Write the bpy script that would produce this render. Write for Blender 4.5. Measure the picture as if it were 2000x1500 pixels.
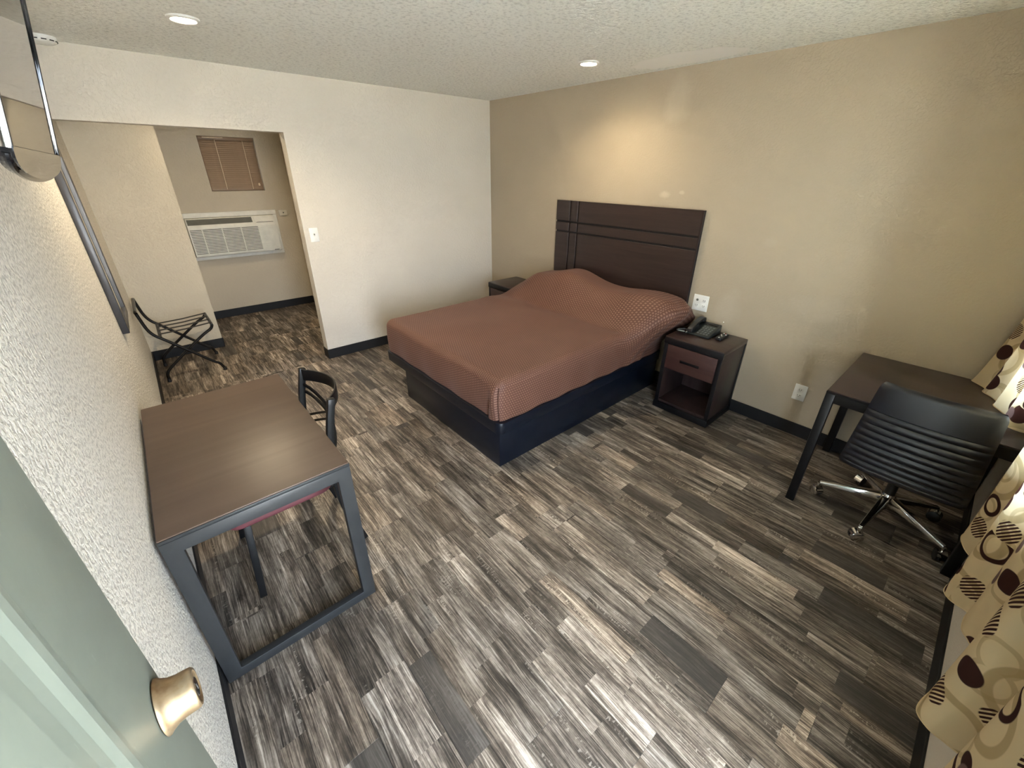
import bpy, bmesh, math, random
from mathutils import Vector, Matrix

for o in list(bpy.data.objects):
    bpy.data.objects.remove(o, do_unlink=True)
SC = bpy.context.scene
COL = SC.collection
PI = math.pi
random.seed(7)

# ------------------------------------------------------------------ camera
CAM_ROT = ((0.7533705, -0.6575393, 0.0086538), (-0.2844072, -0.3376662, -0.8972704), (0.5929127, 0.6735158, -0.4413967))
CAM_LOC = (0.2362, 0.3965, 1.7634)
cam_d = bpy.data.cameras.new('camera')
cam = bpy.data.objects.new('camera', cam_d)
COL.objects.link(cam)
cam_d.sensor_width = 36.0
cam_d.lens = 801.925 / 2000 * 36.0
cam_d.shift_x = (1000 - 1002.43) / 2000
cam_d.shift_y = (727.5 - 750) / 2000
cam_d.clip_start = 0.02
rx, ry, rz = (Vector(r) for r in CAM_ROT)
M3 = Matrix((rx, -ry, -rz)).transposed()
cam.matrix_world = Matrix.Translation(CAM_LOC) @ M3.to_4x4()
SC.camera = cam

# ------------------------------------------------------------------ world, sun, portals, exposure
SKY_STRENGTH = 6.5
SUN_STRENGTH = 50.0
LAMP_POWER = 15.0
world = bpy.data.worlds.new('sky')
SC.world = world
world.use_nodes = True
bg = world.node_tree.nodes['Background']
bg.inputs['Color'].default_value = (0.72, 0.845, 1.0, 1)
bg.inputs['Strength'].default_value = SKY_STRENGTH

sun_d = bpy.data.lights.new('sun', 'SUN')
sun_d.energy = SUN_STRENGTH
sun_d.angle = math.radians(0.6)
sun_d.color = (1.0, 0.96, 0.90)
sun = bpy.data.objects.new('sun', sun_d)
COL.objects.link(sun)
sun.rotation_euler = (math.radians(-27), 0, math.radians(12))   # over the roof, onto the yard outside


def portal(name, loc, sx, sz):
    d = bpy.data.lights.new(name, 'AREA')
    d.shape = 'RECTANGLE'
    d.size, d.size_y = sx, sz
    d.cycles.is_portal = True
    o = bpy.data.objects.new(name, d)
    o.location = loc
    o.rotation_euler = (math.radians(90), 0, 0)      # faces the room (+y)
    COL.objects.link(o)
    return o


p1 = portal('doorway_portal', (0.53, -0.13, 1.03), 0.95, 2.06)
p2 = portal('window_portal', (2.59, -0.13, 1.45), 1.38, 1.30)

SC.view_settings.view_transform = 'Standard'
SC.view_settings.look = 'None'
SC.view_settings.gamma = 1.0
SC.view_settings.use_curve_mapping = False
SC.view_settings.exposure = 2.0
SC.cycles.use_denoising = True
SC.cycles.max_bounces = 8
SC.cycles.diffuse_bounces = 5
SC.cycles.glossy_bounces = 3
SC.cycles.transmission_bounces = 4
SC.cycles.caustics_reflective = False
SC.cycles.caustics_refractive = False
SC.cycles.use_adaptive_sampling = True
SC.cycles.adaptive_threshold = 0.10
SC.cycles.sample_clamp_indirect = 6.0

# ------------------------------------------------------------------ room dimensions (metres)
XR, YB, ZC = 3.518, 4.555, 2.44
XA, ZH = 1.368, 2.028
YS, XS, YA, XAR = 5.63, 0.606, 6.751, 1.905


# ------------------------------------------------------------------ material helpers
class NT:
    def __init__(self, name, rough=0.6, metallic=0.0, color=(.5, .5, .5), spec=0.5):
        m = bpy.data.materials.new(name)
        m.use_nodes = True
        self.m, self.t = m, m.node_tree
        self.b = self.t.nodes['Principled BSDF']
        self.b.inputs['Base Color'].default_value = (*color, 1)
        self.b.inputs['Roughness'].default_value = rough
        self.b.inputs['Metallic'].default_value = metallic
        self.b.inputs['Specular IOR Level'].default_value = spec

    def n(self, typ, **kw):
        nd = self.t.nodes.new(typ)
        for k, v in kw.items():
            setattr(nd, k, v)
        return nd

    def l(self, a, b):
        self.t.links.new(a, b)

    def put(self, sock, v):
        if hasattr(v, 'is_output'):
            self.l(v, sock)
        elif isinstance(v, (tuple, list)) and len(v) == 3 and sock.type == 'RGBA':
            sock.default_value = (*v, 1)
        else:
            sock.default_value = v

    def math(self, op, a, b=0.0, c=None):
        nd = self.n('ShaderNodeMath', operation=op)
        self.put(nd.inputs[0], a)
        self.put(nd.inputs[1], b)
        if c is not None:
            self.put(nd.inputs[2], c)
        return nd.outputs[0]

    def mix(self, f, a, b, mode='MIX'):
        nd = self.n('ShaderNodeMix', data_type='RGBA', blend_type=mode)
        self.put(nd.inputs[0], f)
        self.put(nd.inputs[6], a)
        self.put(nd.inputs[7], b)
        return nd.outputs[2]

    def ramp(self, f, stops, interp='LINEAR'):
        nd = self.n('ShaderNodeValToRGB')
        cr = nd.color_ramp
        cr.interpolation = interp
        while len(cr.elements) < len(stops):
            cr.elements.new(0.5)
        for e, (p, c) in zip(cr.elements, stops):
            e.position = p
            e.color = (*c, 1) if isinstance(c, (tuple, list)) else (c, c, c, 1)
        self.put(nd.inputs[0], f)
        return nd.outputs[0]

    def coord(self, kind='Object'):
        return self.n('ShaderNodeTexCoord').outputs[kind]

    def mapping(self, vec, loc=(0, 0, 0), scale=(1, 1, 1), rot=(0, 0, 0)):
        nd = self.n('ShaderNodeMapping')
        self.l(vec, nd.inputs[0])
        nd.inputs[1].default_value = loc
        nd.inputs[2].default_value = rot
        nd.inputs[3].default_value = scale
        return nd.outputs[0]

    def noise(self, vec, scale, detail=2.0, rough=0.5, dist=0.0, out=0):
        nd = self.n('ShaderNodeTexNoise')
        self.l(vec, nd.inputs['Vector'])
        nd.inputs['Scale'].default_value = scale
        nd.inputs['Detail'].default_value = detail
        nd.inputs['Roughness'].default_value = rough
        nd.inputs['Distortion'].default_value = dist
        return nd.outputs[out]

    def sep(self, vec):
        nd = self.n('ShaderNodeSeparateXYZ')
        self.l(vec, nd.inputs[0])
        return nd.outputs

    def comb(self, x=0.0, y=0.0, z=0.0):
        nd = self.n('ShaderNodeCombineXYZ')
        for i, v in enumerate((x, y, z)):
            self.put(nd.inputs[i], v)
        return nd.outputs[0]

    def white(self, vec, out='Value'):
        nd = self.n('ShaderNodeTexWhiteNoise', noise_dimensions='3D')
        self.l(vec, nd.inputs['Vector'])
        return nd.outputs[out]

    def bump(self, h, strength=0.3, dist=0.002):
        nd = self.n('ShaderNodeBump')
        nd.inputs['Strength'].default_value = strength
        nd.inputs['Distance'].default_value = dist
        self.l(h, nd.inputs['Height'])
        self.l(nd.outputs[0], self.b.inputs['Normal'])

    def col(self, v):
        self.put(self.b.inputs['Base Color'], v)

    def rough(self, v):
        self.put(self.b.inputs['Roughness'], v)


def plain(name, color, rough=0.5, metallic=0.0, spec=0.5):
    t = NT(name, rough, metallic, color, spec)
    v = t.coord()
    f = t.noise(v, 14.0, 3.0)
    t.col(t.mix(t.ramp(f, [(0.3, 0.0), (0.7, 1.0)]), tuple(c * 0.92 for c in color), tuple(min(1, c * 1.06) for c in color)))
    return t.m


def paint(name, color, bump_scale=55.0, strength=0.35, dist=0.0035, pit_shade=0.0, rough=0.75, scuff=None):
    """wall paint on a sprayed knock-down texture"""
    t = NT(name, rough, 0, color, 0.35)
    v = t.coord()
    n1 = t.noise(v, bump_scale, 3.0, 0.55)
    n2 = t.noise(v, bump_scale * 2.6, 2.0, 0.5)
    flat = t.ramp(n1, [(0.40, 0.0), (0.56, 1.0)])
    h = t.math('ADD', flat, t.math('MULTIPLY', n2, 0.35))
    big = t.noise(v, 1.6, 2.0)
    c = t.mix(t.ramp(big, [(0.3, 0.0), (0.7, 1.0)]), tuple(x * 0.96 for x in color), tuple(min(1, x * 1.03) for x in color))
    if pit_shade:
        c = t.mix(t.math('MULTIPLY', t.math('SUBTRACT', 1.0, flat), pit_shade), c, tuple(x * 0.45 for x in color))  # grazing-light shade in the texture's hollows, painted into the colour
    if scuff:
        # rolled-on touch-up paint and bare filler: (y, z, ry, rz, lighter colour)
        xyz = t.sep(v)
        wob = t.noise(v, 9.0, 3.0, 0.6)
        for (sy, sz, ay, az, cc, amt) in scuff:
            dy = t.math('DIVIDE', t.math('SUBTRACT', xyz[1], sy), ay)
            dz = t.math('DIVIDE', t.math('SUBTRACT', xyz[2], sz), az)
            d = t.math('SQRT', t.math('ADD', t.math('MULTIPLY', dy, dy), t.math('MULTIPLY', dz, dz)))
            d = t.math('ADD', d, t.math('MULTIPLY', t.math('SUBTRACT', wob, 0.5), 0.9))
            k = t.ramp(d, [(0.45, amt), (1.0, 0.0)])
            c = t.mix(k, c, cc)
    t.col(c)
    t.bump(h, strength, dist)
    return t.m


MAT = {}
MAT['paint'] = paint('cream_wall_paint', (0.630, 0.585, 0.515))
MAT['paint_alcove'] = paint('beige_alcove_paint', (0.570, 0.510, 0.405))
MAT['paint_left'] = paint('cream_wall_paint_coarse', (0.700, 0.665, 0.605), 84.0, 0.55, 0.005, pit_shade=0.62)
MAT['paint_accent'] = paint('tan_wall_paint', (0.400, 0.336, 0.250), 70.0, 0.3, 0.0025,
                            scuff=[(2.31, 2.24, 0.13, 0.17, (0.56, 0.49, 0.38), 0.3), (1.62, 0.84, 0.10, 0.17, (0.48, 0.425, 0.35), 0.3),
                                   (2.30, 1.60, 0.06, 0.035, (0.53, 0.46, 0.36), 0.6), (2.16, 1.62, 0.03, 0.02, (0.53, 0.46, 0.36), 0.5),
                                   (1.05, 0.95, 0.22, 0.10, (0.47, 0.41, 0.33), 0.22), (1.45, 1.33, 0.05, 0.05, (0.47, 0.41, 0.33), 0.22)])
MAT['rubber'] = plain('black_cove_base', (0.011, 0.011, 0.012), 0.5, 0.0, 0.3)


def ceiling_mat():
    t = NT('sprayed_ceiling', 0.85, 0, (0.7, 0.7, 0.66), 0.2)
    v = t.coord()
    xyz = t.sep(v)
    n1 = t.noise(v, 48.0, 4.0, 0.62)
    n2 = t.noise(v, 110.0, 2.0, 0.6)
    h = t.math('ADD', t.ramp(n1, [(0.36, 0.0), (0.62, 1.0)]), t.math('MULTIPLY', n2, 0.5))
    # one smoothed, repainted patch by the accent wall
    wob = t.noise(v, 5.0, 3.0, 0.6)
    dx = t.math('DIVIDE', t.math('SUBTRACT', xyz[0], 3.30), 0.17)
    dy = t.math('DIVIDE', t.math('SUBTRACT', xyz[1], 2.20), 0.42)
    d = t.math('SQRT', t.math('ADD', t.math('MULTIPLY', dx, dx), t.math('MULTIPLY', dy, dy)))
    d = t.math('ADD', d, t.math('MULTIPLY', t.math('SUBTRACT', wob, 0.5), 0.7))
    k = t.ramp(d, [(0.9, 1.0), (1.05, 0.0)])
    hollow_shade = t.ramp(n1, [(0.33, 1.0), (0.50, 0.0)])  # shade of the spray texture's low spots, mixed into the ceiling colour
    c = t.mix(t.math('MULTIPLY', hollow_shade, 0.48), (0.90, 0.905, 0.85), (0.45, 0.45, 0.42))
    t.col(t.mix(k, c, (0.92, 0.91, 0.87)))
    t.bump(t.math('MULTIPLY', h, t.math('SUBTRACT', 1.0, t.math('MULTIPLY', k, 0.9))), 0.6, 0.006)
    return t.m


MAT['ceiling'] = ceiling_mat()


def plank_mat():
    """printed reclaimed-wood vinyl: three strips a plank, blocks of different tone, long grain and saw marks"""
    t = NT('reclaimed_wood_vinyl', 0.42, 0, (0.3, 0.27, 0.24), 0.45)
    v = t.coord()
    oi = t.n('ShaderNodeObjectInfo')
    rnd = oi.outputs['Random']
    xyz = t.sep(v)
    cut = t.math('ADD', 0.055, t.math('MULTIPLY', t.white(t.comb(t.math('MULTIPLY', rnd, 71.0), 2.0, 5.0)), 0.075))
    strip = t.math('GREATER_THAN', xyz[0], cut)
    sid = t.white(t.comb(strip, t.math('MULTIPLY', rnd, 91.0), 3.0))
    blk = t.math('FLOOR', t.math('ADD', t.math('MULTIPLY', xyz[1], t.math('ADD', 1.5, t.math('MULTIPLY', sid, 2.2))), t.math('MULTIPLY', sid, 17.0)))
    tone = t.white(t.comb(t.math('MULTIPLY', strip, 7.3), blk, t.math('MULTIPLY', rnd, 57.0)))
    tone2 = t.white(t.comb(t.math('MULTIPLY', strip, 3.1), blk, t.math('ADD', t.math('MULTIPLY', rnd, 31.0), 8.0)))
    off = t.math('MULTIPLY', rnd, 43.0)
    soff = t.math('MULTIPLY', tone2, 12.0)
    wav = t.noise(t.comb(t.math('ADD', t.math('MULTIPLY', xyz[0], 3.0), off), t.math('ADD', xyz[1], soff), off), 3.6, 2.0, 0.5)
    xw = t.math('ADD', t.math('ADD', xyz[0], off), t.math('MULTIPLY', wav, 0.020))
    g1 = t.noise(t.comb(xw, t.math('ADD', t.math('MULTIPLY', xyz[1], 0.045), soff), off), 52.0, 5.0, 0.70, 0.5)
    g2 = t.noise(t.comb(xw, t.math('ADD', t.math('MULTIPLY', xyz[1], 0.028), soff), off), 260.0, 3.0, 0.6, 0.3)
    patch = t.noise(t.comb(xw, t.math('ADD', t.math('MULTIPLY', xyz[1], 0.16), soff), off), 15.0, 3.0, 0.6)
    worn = t.noise(t.comb(t.math('ADD', xyz[0], off), t.math('ADD', t.math('MULTIPLY', xyz[1], 0.55), soff), off), 70.0, 4.0, 0.7)
    f = t.math('MULTIPLY', g1, 0.50)
    f = t.math('ADD', f, t.math('MULTIPLY', g2, 0.50))
    f = t.math('ADD', f, t.math('MULTIPLY', t.math('SUBTRACT', patch, 0.5), 0.46))
    f = t.math('ADD', f, t.math('MULTIPLY', t.math('SUBTRACT', worn, 0.5), 0.16))
    c = t.ramp(f, [(0.34, (0.016, 0.013, 0.010)), (0.44, (0.062, 0.050, 0.041)), (0.51, (0.140, 0.117, 0.098)), (0.59, (0.275, 0.240, 0.208)), (0.71, (0.52, 0.48, 0.44))])
    # rows of pale saw chips in some strips
    chip = t.noise(t.comb(t.math('ADD', t.math('MULTIPLY', xyz[0], 0.5), off), t.math('ADD', xyz[1], soff), off), 120.0, 2.0, 0.5)
    row = t.noise(t.comb(xw, t.math('ADD', t.math('MULTIPLY', xyz[1], 0.08), soff), off), 26.0, 1.0, 0.5)
    ck = t.math('MULTIPLY', t.ramp(chip, [(0.57, 0.0), (0.61, 1.0)]), t.ramp(row, [(0.62, 0.0), (0.68, 1.0)]))
    c = t.mix(t.math('MULTIPLY', ck, 0.5), c, (0.42, 0.39, 0.35))
    # block tone: a few near-black, a few bleached, most in the middle
    k = t.ramp(tone, [(0.0, 0.45), (0.06, 0.48), (0.08, 0.62), (0.3, 0.82), (0.6, 1.0), (0.85, 1.22), (0.95, 1.55)], 'LINEAR')
    c = t.mix(1.0, c, k, 'MULTIPLY')
    flatk = t.ramp(tone, [(0.055, 0.60), (0.075, 0.0)])
    c = t.mix(flatk, c, (0.050, 0.045, 0.042))
    hue = t.ramp(tone2, [(0.0, (1.0, 0.97, 0.93)), (0.5, (1.0, 1.0, 1.0)), (1.0, (1.05, 0.97, 0.88))])
    c = t.mix(1.0, c, hue, 'MULTIPLY')
    t.col(c)
    t.rough(t.ramp(f, [(0.3, 0.55), (0.7, 0.40)]))
    t.bump(f, 0.18, 0.0012)
    return t.m


MAT['plank'] = plank_mat()
MAT['subfloor'] = plain('dark_subfloor', (0.03, 0.027, 0.025), 0.8)


def wood(name, dark, light, axis='y', scale=30.0, rough=0.38, spec=0.5):
    t = NT(name, rough, 0, light, spec)
    v = t.coord()
    sc = {'x': (0.06, 1, 1), 'y': (1, 0.06, 1), 'z': (1, 1, 0.06)}[axis]
    mv = t.mapping(v, scale=sc)
    f = t.noise(mv, scale, 5.0, 0.6, 0.6)
    t.col(t.ramp(f, [(0.32, dark), (0.68, light)]))
    t.bump(f, 0.06, 0.0008)
    return t.m


MAT['espresso_x'] = wood('espresso_laminate_top', (0.024, 0.013, 0.011), (0.044, 0.026, 0.022), 'y', 30.0, 0.30)
MAT['espresso'] = wood('espresso_laminate', (0.017, 0.009, 0.0075), (0.034, 0.019, 0.016), 'y', 24.0)
MAT['espresso_z'] = wood('espresso_laminate_side', (0.020, 0.012, 0.012), (0.036, 0.022, 0.021), 'z', 30.0, 0.36, 0.4)
MAT['drawer'] = wood('mahogany_drawer_laminate', (0.034, 0.014, 0.012), (0.056, 0.024, 0.020), 'y')
MAT['tabletop'] = wood('walnut_laminate', (0.072, 0.044, 0.029), (0.094, 0.060, 0.041), 'x', 16.0, 0.46)
MAT['deskdark'] = wood('dark_walnut_laminate', (0.030, 0.018, 0.016), (0.044, 0.027, 0.024), 'y', 16.0, 0.35)
MAT['black'] = plain('black_laminate', (0.005, 0.005, 0.006), 0.36, 0.0, 0.3)
MAT['bedblack'] = plain('blue_black_laminate', (0.0036, 0.0055, 0.011), 0.33, 0.0, 0.36)
MAT['groove'] = plain('groove_black', (0.004, 0.003, 0.003), 0.6)
MAT['steel'] = plain('charcoal_powder_coated_steel', (0.023, 0.0245, 0.026), 0.40, 0.1, 0.45)
MAT['blacksteel'] = plain('black_powder_coated_steel', (0.005, 0.005, 0.0055), 0.38, 0.0, 0.3)
MAT['tube'] = plain('black_gloss_tube', (0.005, 0.0045, 0.0045), 0.28, 0.0, 0.35)
MAT['strap'] = plain('black_strap', (0.012, 0.011, 0.011), 0.6)
MAT['chrome'] = plain('chrome', (0.80, 0.80, 0.79), 0.12, 1.0)
MAT['vinyl_red'] = plain('maroon_vinyl', (0.105, 0.030, 0.036), 0.45)
MAT['leather'] = plain('black_leather', (0.0035, 0.0055, 0.0115), 0.34, 0.0, 0.75)  # the sky's blue reflection is tinted into this black
MAT['blackplastic'] = plain('black_plastic', (0.013, 0.013, 0.014), 0.38)
MAT['phone'] = plain('dark_green_black_plastic', (0.020, 0.024, 0.023), 0.35)
MAT['key'] = plain('grey_keys', (0.10, 0.11, 0.11), 0.5)
MAT['whitekey'] = plain('white_keys', (0.80, 0.80, 0.80), 0.4)
MAT['redkey'] = plain('red_key', (0.5, 0.03, 0.02), 0.4)
MAT['whiteplastic'] = plain('white_plastic', (0.80, 0.80, 0.77), 0.35)
MAT['ivory'] = plain('ivory_plastic', (0.70, 0.67, 0.58), 0.4)
MAT['acwhite'] = plain('aged_white_plastic', (0.80, 0.79, 0.72), 0.45)
MAT['acgrey'] = plain('grey_vent', (0.16, 0.16, 0.135), 0.55)
MAT['slot'] = plain('slot_black', (0.02, 0.02, 0.02), 0.6)
MAT['cord'] = plain('grey_cord', (0.16, 0.165, 0.16), 0.4)
MAT['glossblack'] = plain('gloss_black_bezel', (0.006, 0.006, 0.007), 0.08)
MAT['blind'] = plain('brown_blind_slat', (0.235, 0.158, 0.098), 0.45)
MAT['blindcord'] = plain('pale_blind_cord', (0.78, 0.66, 0.48), 0.7)
MAT['winframe'] = plain('brown_window_frame', (0.20, 0.12, 0.075), 0.5)
MAT['frame'] = plain('dark_grey_frame', (0.040, 0.037, 0.038), 0.35)
MAT['frame_in'] = plain('pewter_frame_lip', (0.07, 0.065, 0.06), 0.4)
MAT['white_sheet'] = plain('white_sheet', (0.75, 0.75, 0.74), 0.8)
MAT['concrete'] = plain('outdoor_concrete', (0.50, 0.49, 0.455), 0.9)
MAT['trimwhite'] = plain('white_trim_paint', (0.70, 0.69, 0.64), 0.5)


def simple(name, color, rough, metallic=0.0, emit=None, es=0.0, trans=0.0):
    t = NT(name, rough, metallic, color)
    if emit:
        t.b.inputs['Emission Color'].default_value = (*emit, 1)
        t.b.inputs['Emission Strength'].default_value = es
    t.b.inputs['Transmission Weight'].default_value = trans
    return t.m


MAT['screen'] = simple('television_glass', (0.010, 0.010, 0.011), 0.03)
MAT['screen'].node_tree.nodes['Principled BSDF'].inputs['Specular IOR Level'].default_value = 0.9
MAT['mirror'] = simple('mirror_glass', (0.72, 0.72, 0.68), 0.02, 1.0)
MAT['led'] = simple('warm_led', (1, 1, 1), 0.5, 0, (1.0, 0.80, 0.50), 26.0)


def pane_mat():
    t = NT('window_glass', 0.03, 0, (0.02, 0.02, 0.02), 0.5)
    tr = t.n('ShaderNodeBsdfTransparent')
    tr.inputs[0].default_value = (0.93, 0.96, 0.95, 1)
    fr = t.n('ShaderNodeFresnel')
    ms = t.n('ShaderNodeMixShader')
    t.l(fr.outputs[0], ms.inputs[0])
    t.l(tr.outputs[0], ms.inputs[1])
    t.l(t.b.outputs[0], ms.inputs[2])
    t.l(ms.outputs[0], t.t.nodes['Material Output'].inputs[0])
    return t.m


MAT['glass'] = pane_mat()


def door_mat():
    t = NT('sage_green_door_paint', 0.42, 0, (0.3, 0.36, 0.31), 0.4)
    v = t.coord()
    f = t.noise(v, 6.0, 5.0, 0.65, 0.5)
    s = t.noise(t.mapping(v, scale=(1, 2.2, 0.5), rot=(0.6, 0, 0)), 38.0, 4.0, 0.7)
    c = t.ramp(f, [(0.3, (0.158, 0.182, 0.156)), (0.7, (0.196, 0.222, 0.190))])
    c = t.mix(t.ramp(s, [(0.66, 0.0), (0.74, 0.35)]), c, (0.30, 0.34, 0.30))
    t.col(c)
    t.bump(f, 0.08, 0.002)
    return t.m


def brass_mat():
    t = NT('worn_brass', 0.32, 0.85, (0.5, 0.38, 0.22), 0.5)
    v = t.coord()
    f = t.noise(v, 26.0, 4.0, 0.65)
    t.col(t.ramp(f, [(0.30, (0.20, 0.125, 0.065)), (0.5, (0.29, 0.215, 0.13)), (0.7, (0.36, 0.30, 0.22))]))
    t.rough(t.ramp(f, [(0.3, 0.52), (0.7, 0.38)]))
    return t.m


MAT['door'] = door_mat()
MAT['brass'] = brass_mat()
MAT['brass_worn'] = plain('copper_worn_brass', (0.42, 0.22, 0.09), 0.4, 0.7)


def spread_mat():
    """brown jacquard bedspread, rows of small pale dashes 17 mm apart, every second row shifted"""
    t = NT('brown_dotted_bedspread', 0.62, 0, (0.12, 0.06, 0.045), 0.35)
    t.b.inputs['Sheen Weight'].default_value = 0.10
    t.b.inputs['Sheen Roughness'].default_value = 0.4
    t.b.inputs['Sheen Tint'].default_value = (0.8, 0.7, 0.75, 1)
    v = t.coord('UV')
    xyz = t.sep(v)
    u = t.math('DIVIDE', xyz[0], 0.0175)
    w = t.math('DIVIDE', xyz[1], 0.0175)
    row = t.math('MODULO', t.math('FLOOR', t.math('ADD', w, 2000.0)), 2.0)
    fu = t.math('SUBTRACT', t.math('FRACT', t.math('ADD', t.math('ADD', u, t.math('MULTIPLY', row, 0.5)), 2000.0)), 0.5)
    fw = t.math('SUBTRACT', t.math('FRACT', t.math('ADD', w, 2000.0)), 0.5)
    d = t.math('MAXIMUM', t.math('MULTIPLY', t.math('ABSOLUTE', fu), 1.0), t.math('MULTIPLY', t.math('ABSOLUTE', fw), 1.0))
    dot = t.ramp(d, [(0.21, 1.0), (0.30, 0.0)])
    big = t.noise(t.coord(), 5.0, 3.0)
    base = t.ramp(big, [(0.3, (0.083, 0.033, 0.020)), (0.7, (0.100, 0.041, 0.026))])
    t.col(t.mix(t.math('MULTIPLY', dot, 0.75), base, (0.225, 0.125, 0.090)))
    wv = t.noise(t.coord('UV'), 420.0, 2.0)
    t.bump(t.math('ADD', t.math('MULTIPLY', dot, 0.6), t.math('MULTIPLY', wv, 0.3)), 0.35, 0.0015)
    return t.m


MAT['spread'] = spread_mat()


def curtain_mat():
    """cream cloth printed with brown discs, striped discs, rings and big tan loops"""
    t = NT('cream_circle_print_cloth', 0.75, 0, (0.6, 0.5, 0.33), 0.2)
    v = t.coord('UV')
    base = (0.800, 0.665, 0.430)
    c = t.mix(t.noise(v, 3.0, 2.0), tuple(x * 0.95 for x in base), tuple(x * 1.05 for x in base))
    xyz = t.sep(v)

    def vor(scale, seed, rand=0.75):
        nd = t.n('ShaderNodeTexVoronoi', voronoi_dimensions='2D', feature='F1')
        t.l(t.mapping(v, loc=(seed, seed * 0.7, 0)), nd.inputs['Vector'])
        nd.inputs['Scale'].default_value = scale
        nd.inputs['Randomness'].default_value = rand
        col = t.sep(nd.outputs['Color'])
        return nd.outputs['Distance'], col

    def ring(d, r, w):
        return t.ramp(t.math('ABSOLUTE', t.math('SUBTRACT', d, r)), [(w, 1.0), (w + 0.015, 0.0)])

    def disc(d, r):
        return t.ramp(t.math('SUBTRACT', d, r), [(0.0, 1.0), (0.02, 0.0)])

    tan, brown, mauve = (0.500, 0.375, 0.195), (0.050, 0.019, 0.015), (0.200, 0.125, 0.115)
    d1, c1 = vor(4.4, 3.0)
    c = t.mix(t.math('MULTIPLY', ring(d1, 0.36, 0.045), 0.8), c, tan)
    d4, c4 = vor(6.6, 11.3)
    c = t.mix(t.math('MULTIPLY', t.math('MULTIPLY', ring(d4, 0.30, 0.035), t.math('GREATER_THAN', c4[0], 0.45)), 0.6), c, tan)
    d2, c2 = vor(7.3, 7.0)
    stripes = t.math('GREATER_THAN', t.math('FRACT', t.math('MULTIPLY', t.math('ADD', xyz[0], t.math('MULTIPLY', xyz[1], 0.8)), 75.0)), 0.45)
    is_solid = t.math('LESS_THAN', c2[0], 0.42)
    is_str = t.math('MULTIPLY', t.math('GREATER_THAN', c2[0], 0.42), t.math('LESS_THAN', c2[0], 0.62))
    is_ring = t.math('MULTIPLY', t.math('GREATER_THAN', c2[0], 0.62), t.math('LESS_THAN', c2[0], 0.80))
    rad = t.math('ADD', 0.16, t.math('MULTIPLY', c2[1], 0.14))
    dd = disc(d2, rad)
    c = t.mix(t.math('MULTIPLY', dd, is_solid), c, brown)
    c = t.mix(t.math('MULTIPLY', t.math('MULTIPLY', disc(d2, t.math('ADD', rad, 0.06)), stripes), is_str), c, brown)
    rr = t.ramp(t.math('ABSOLUTE', t.math('SUBTRACT', d2, t.math('ADD', rad, 0.06))), [(0.05, 1.0), (0.07, 0.0)])
    c = t.mix(t.math('MULTIPLY', rr, is_ring), c, brown)
    d3, c3 = vor(5.0, 23.0)
    c = t.mix(t.math('MULTIPLY', disc(d3, 0.15), t.math('GREATER_THAN', c3[0], 0.72)), c, mauve)
    t.col(c)
    tr = t.n('ShaderNodeBsdfTranslucent')
    t.l(c, tr.inputs[0])
    ms = t.n('ShaderNodeMixShader')
    ms.inputs[0].default_value = 0.44
    t.l(t.b.outputs[0], ms.inputs[1])
    t.l(tr.outputs[0], ms.inputs[2])
    out = t.t.nodes['Material Output']
    t.l(ms.outputs[0], out.inputs[0])
    w = t.noise(v, 300.0, 2.0)
    t.bump(w, 0.08, 0.001)
    return t.m


MAT['curtain'] = curtain_mat()


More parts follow.
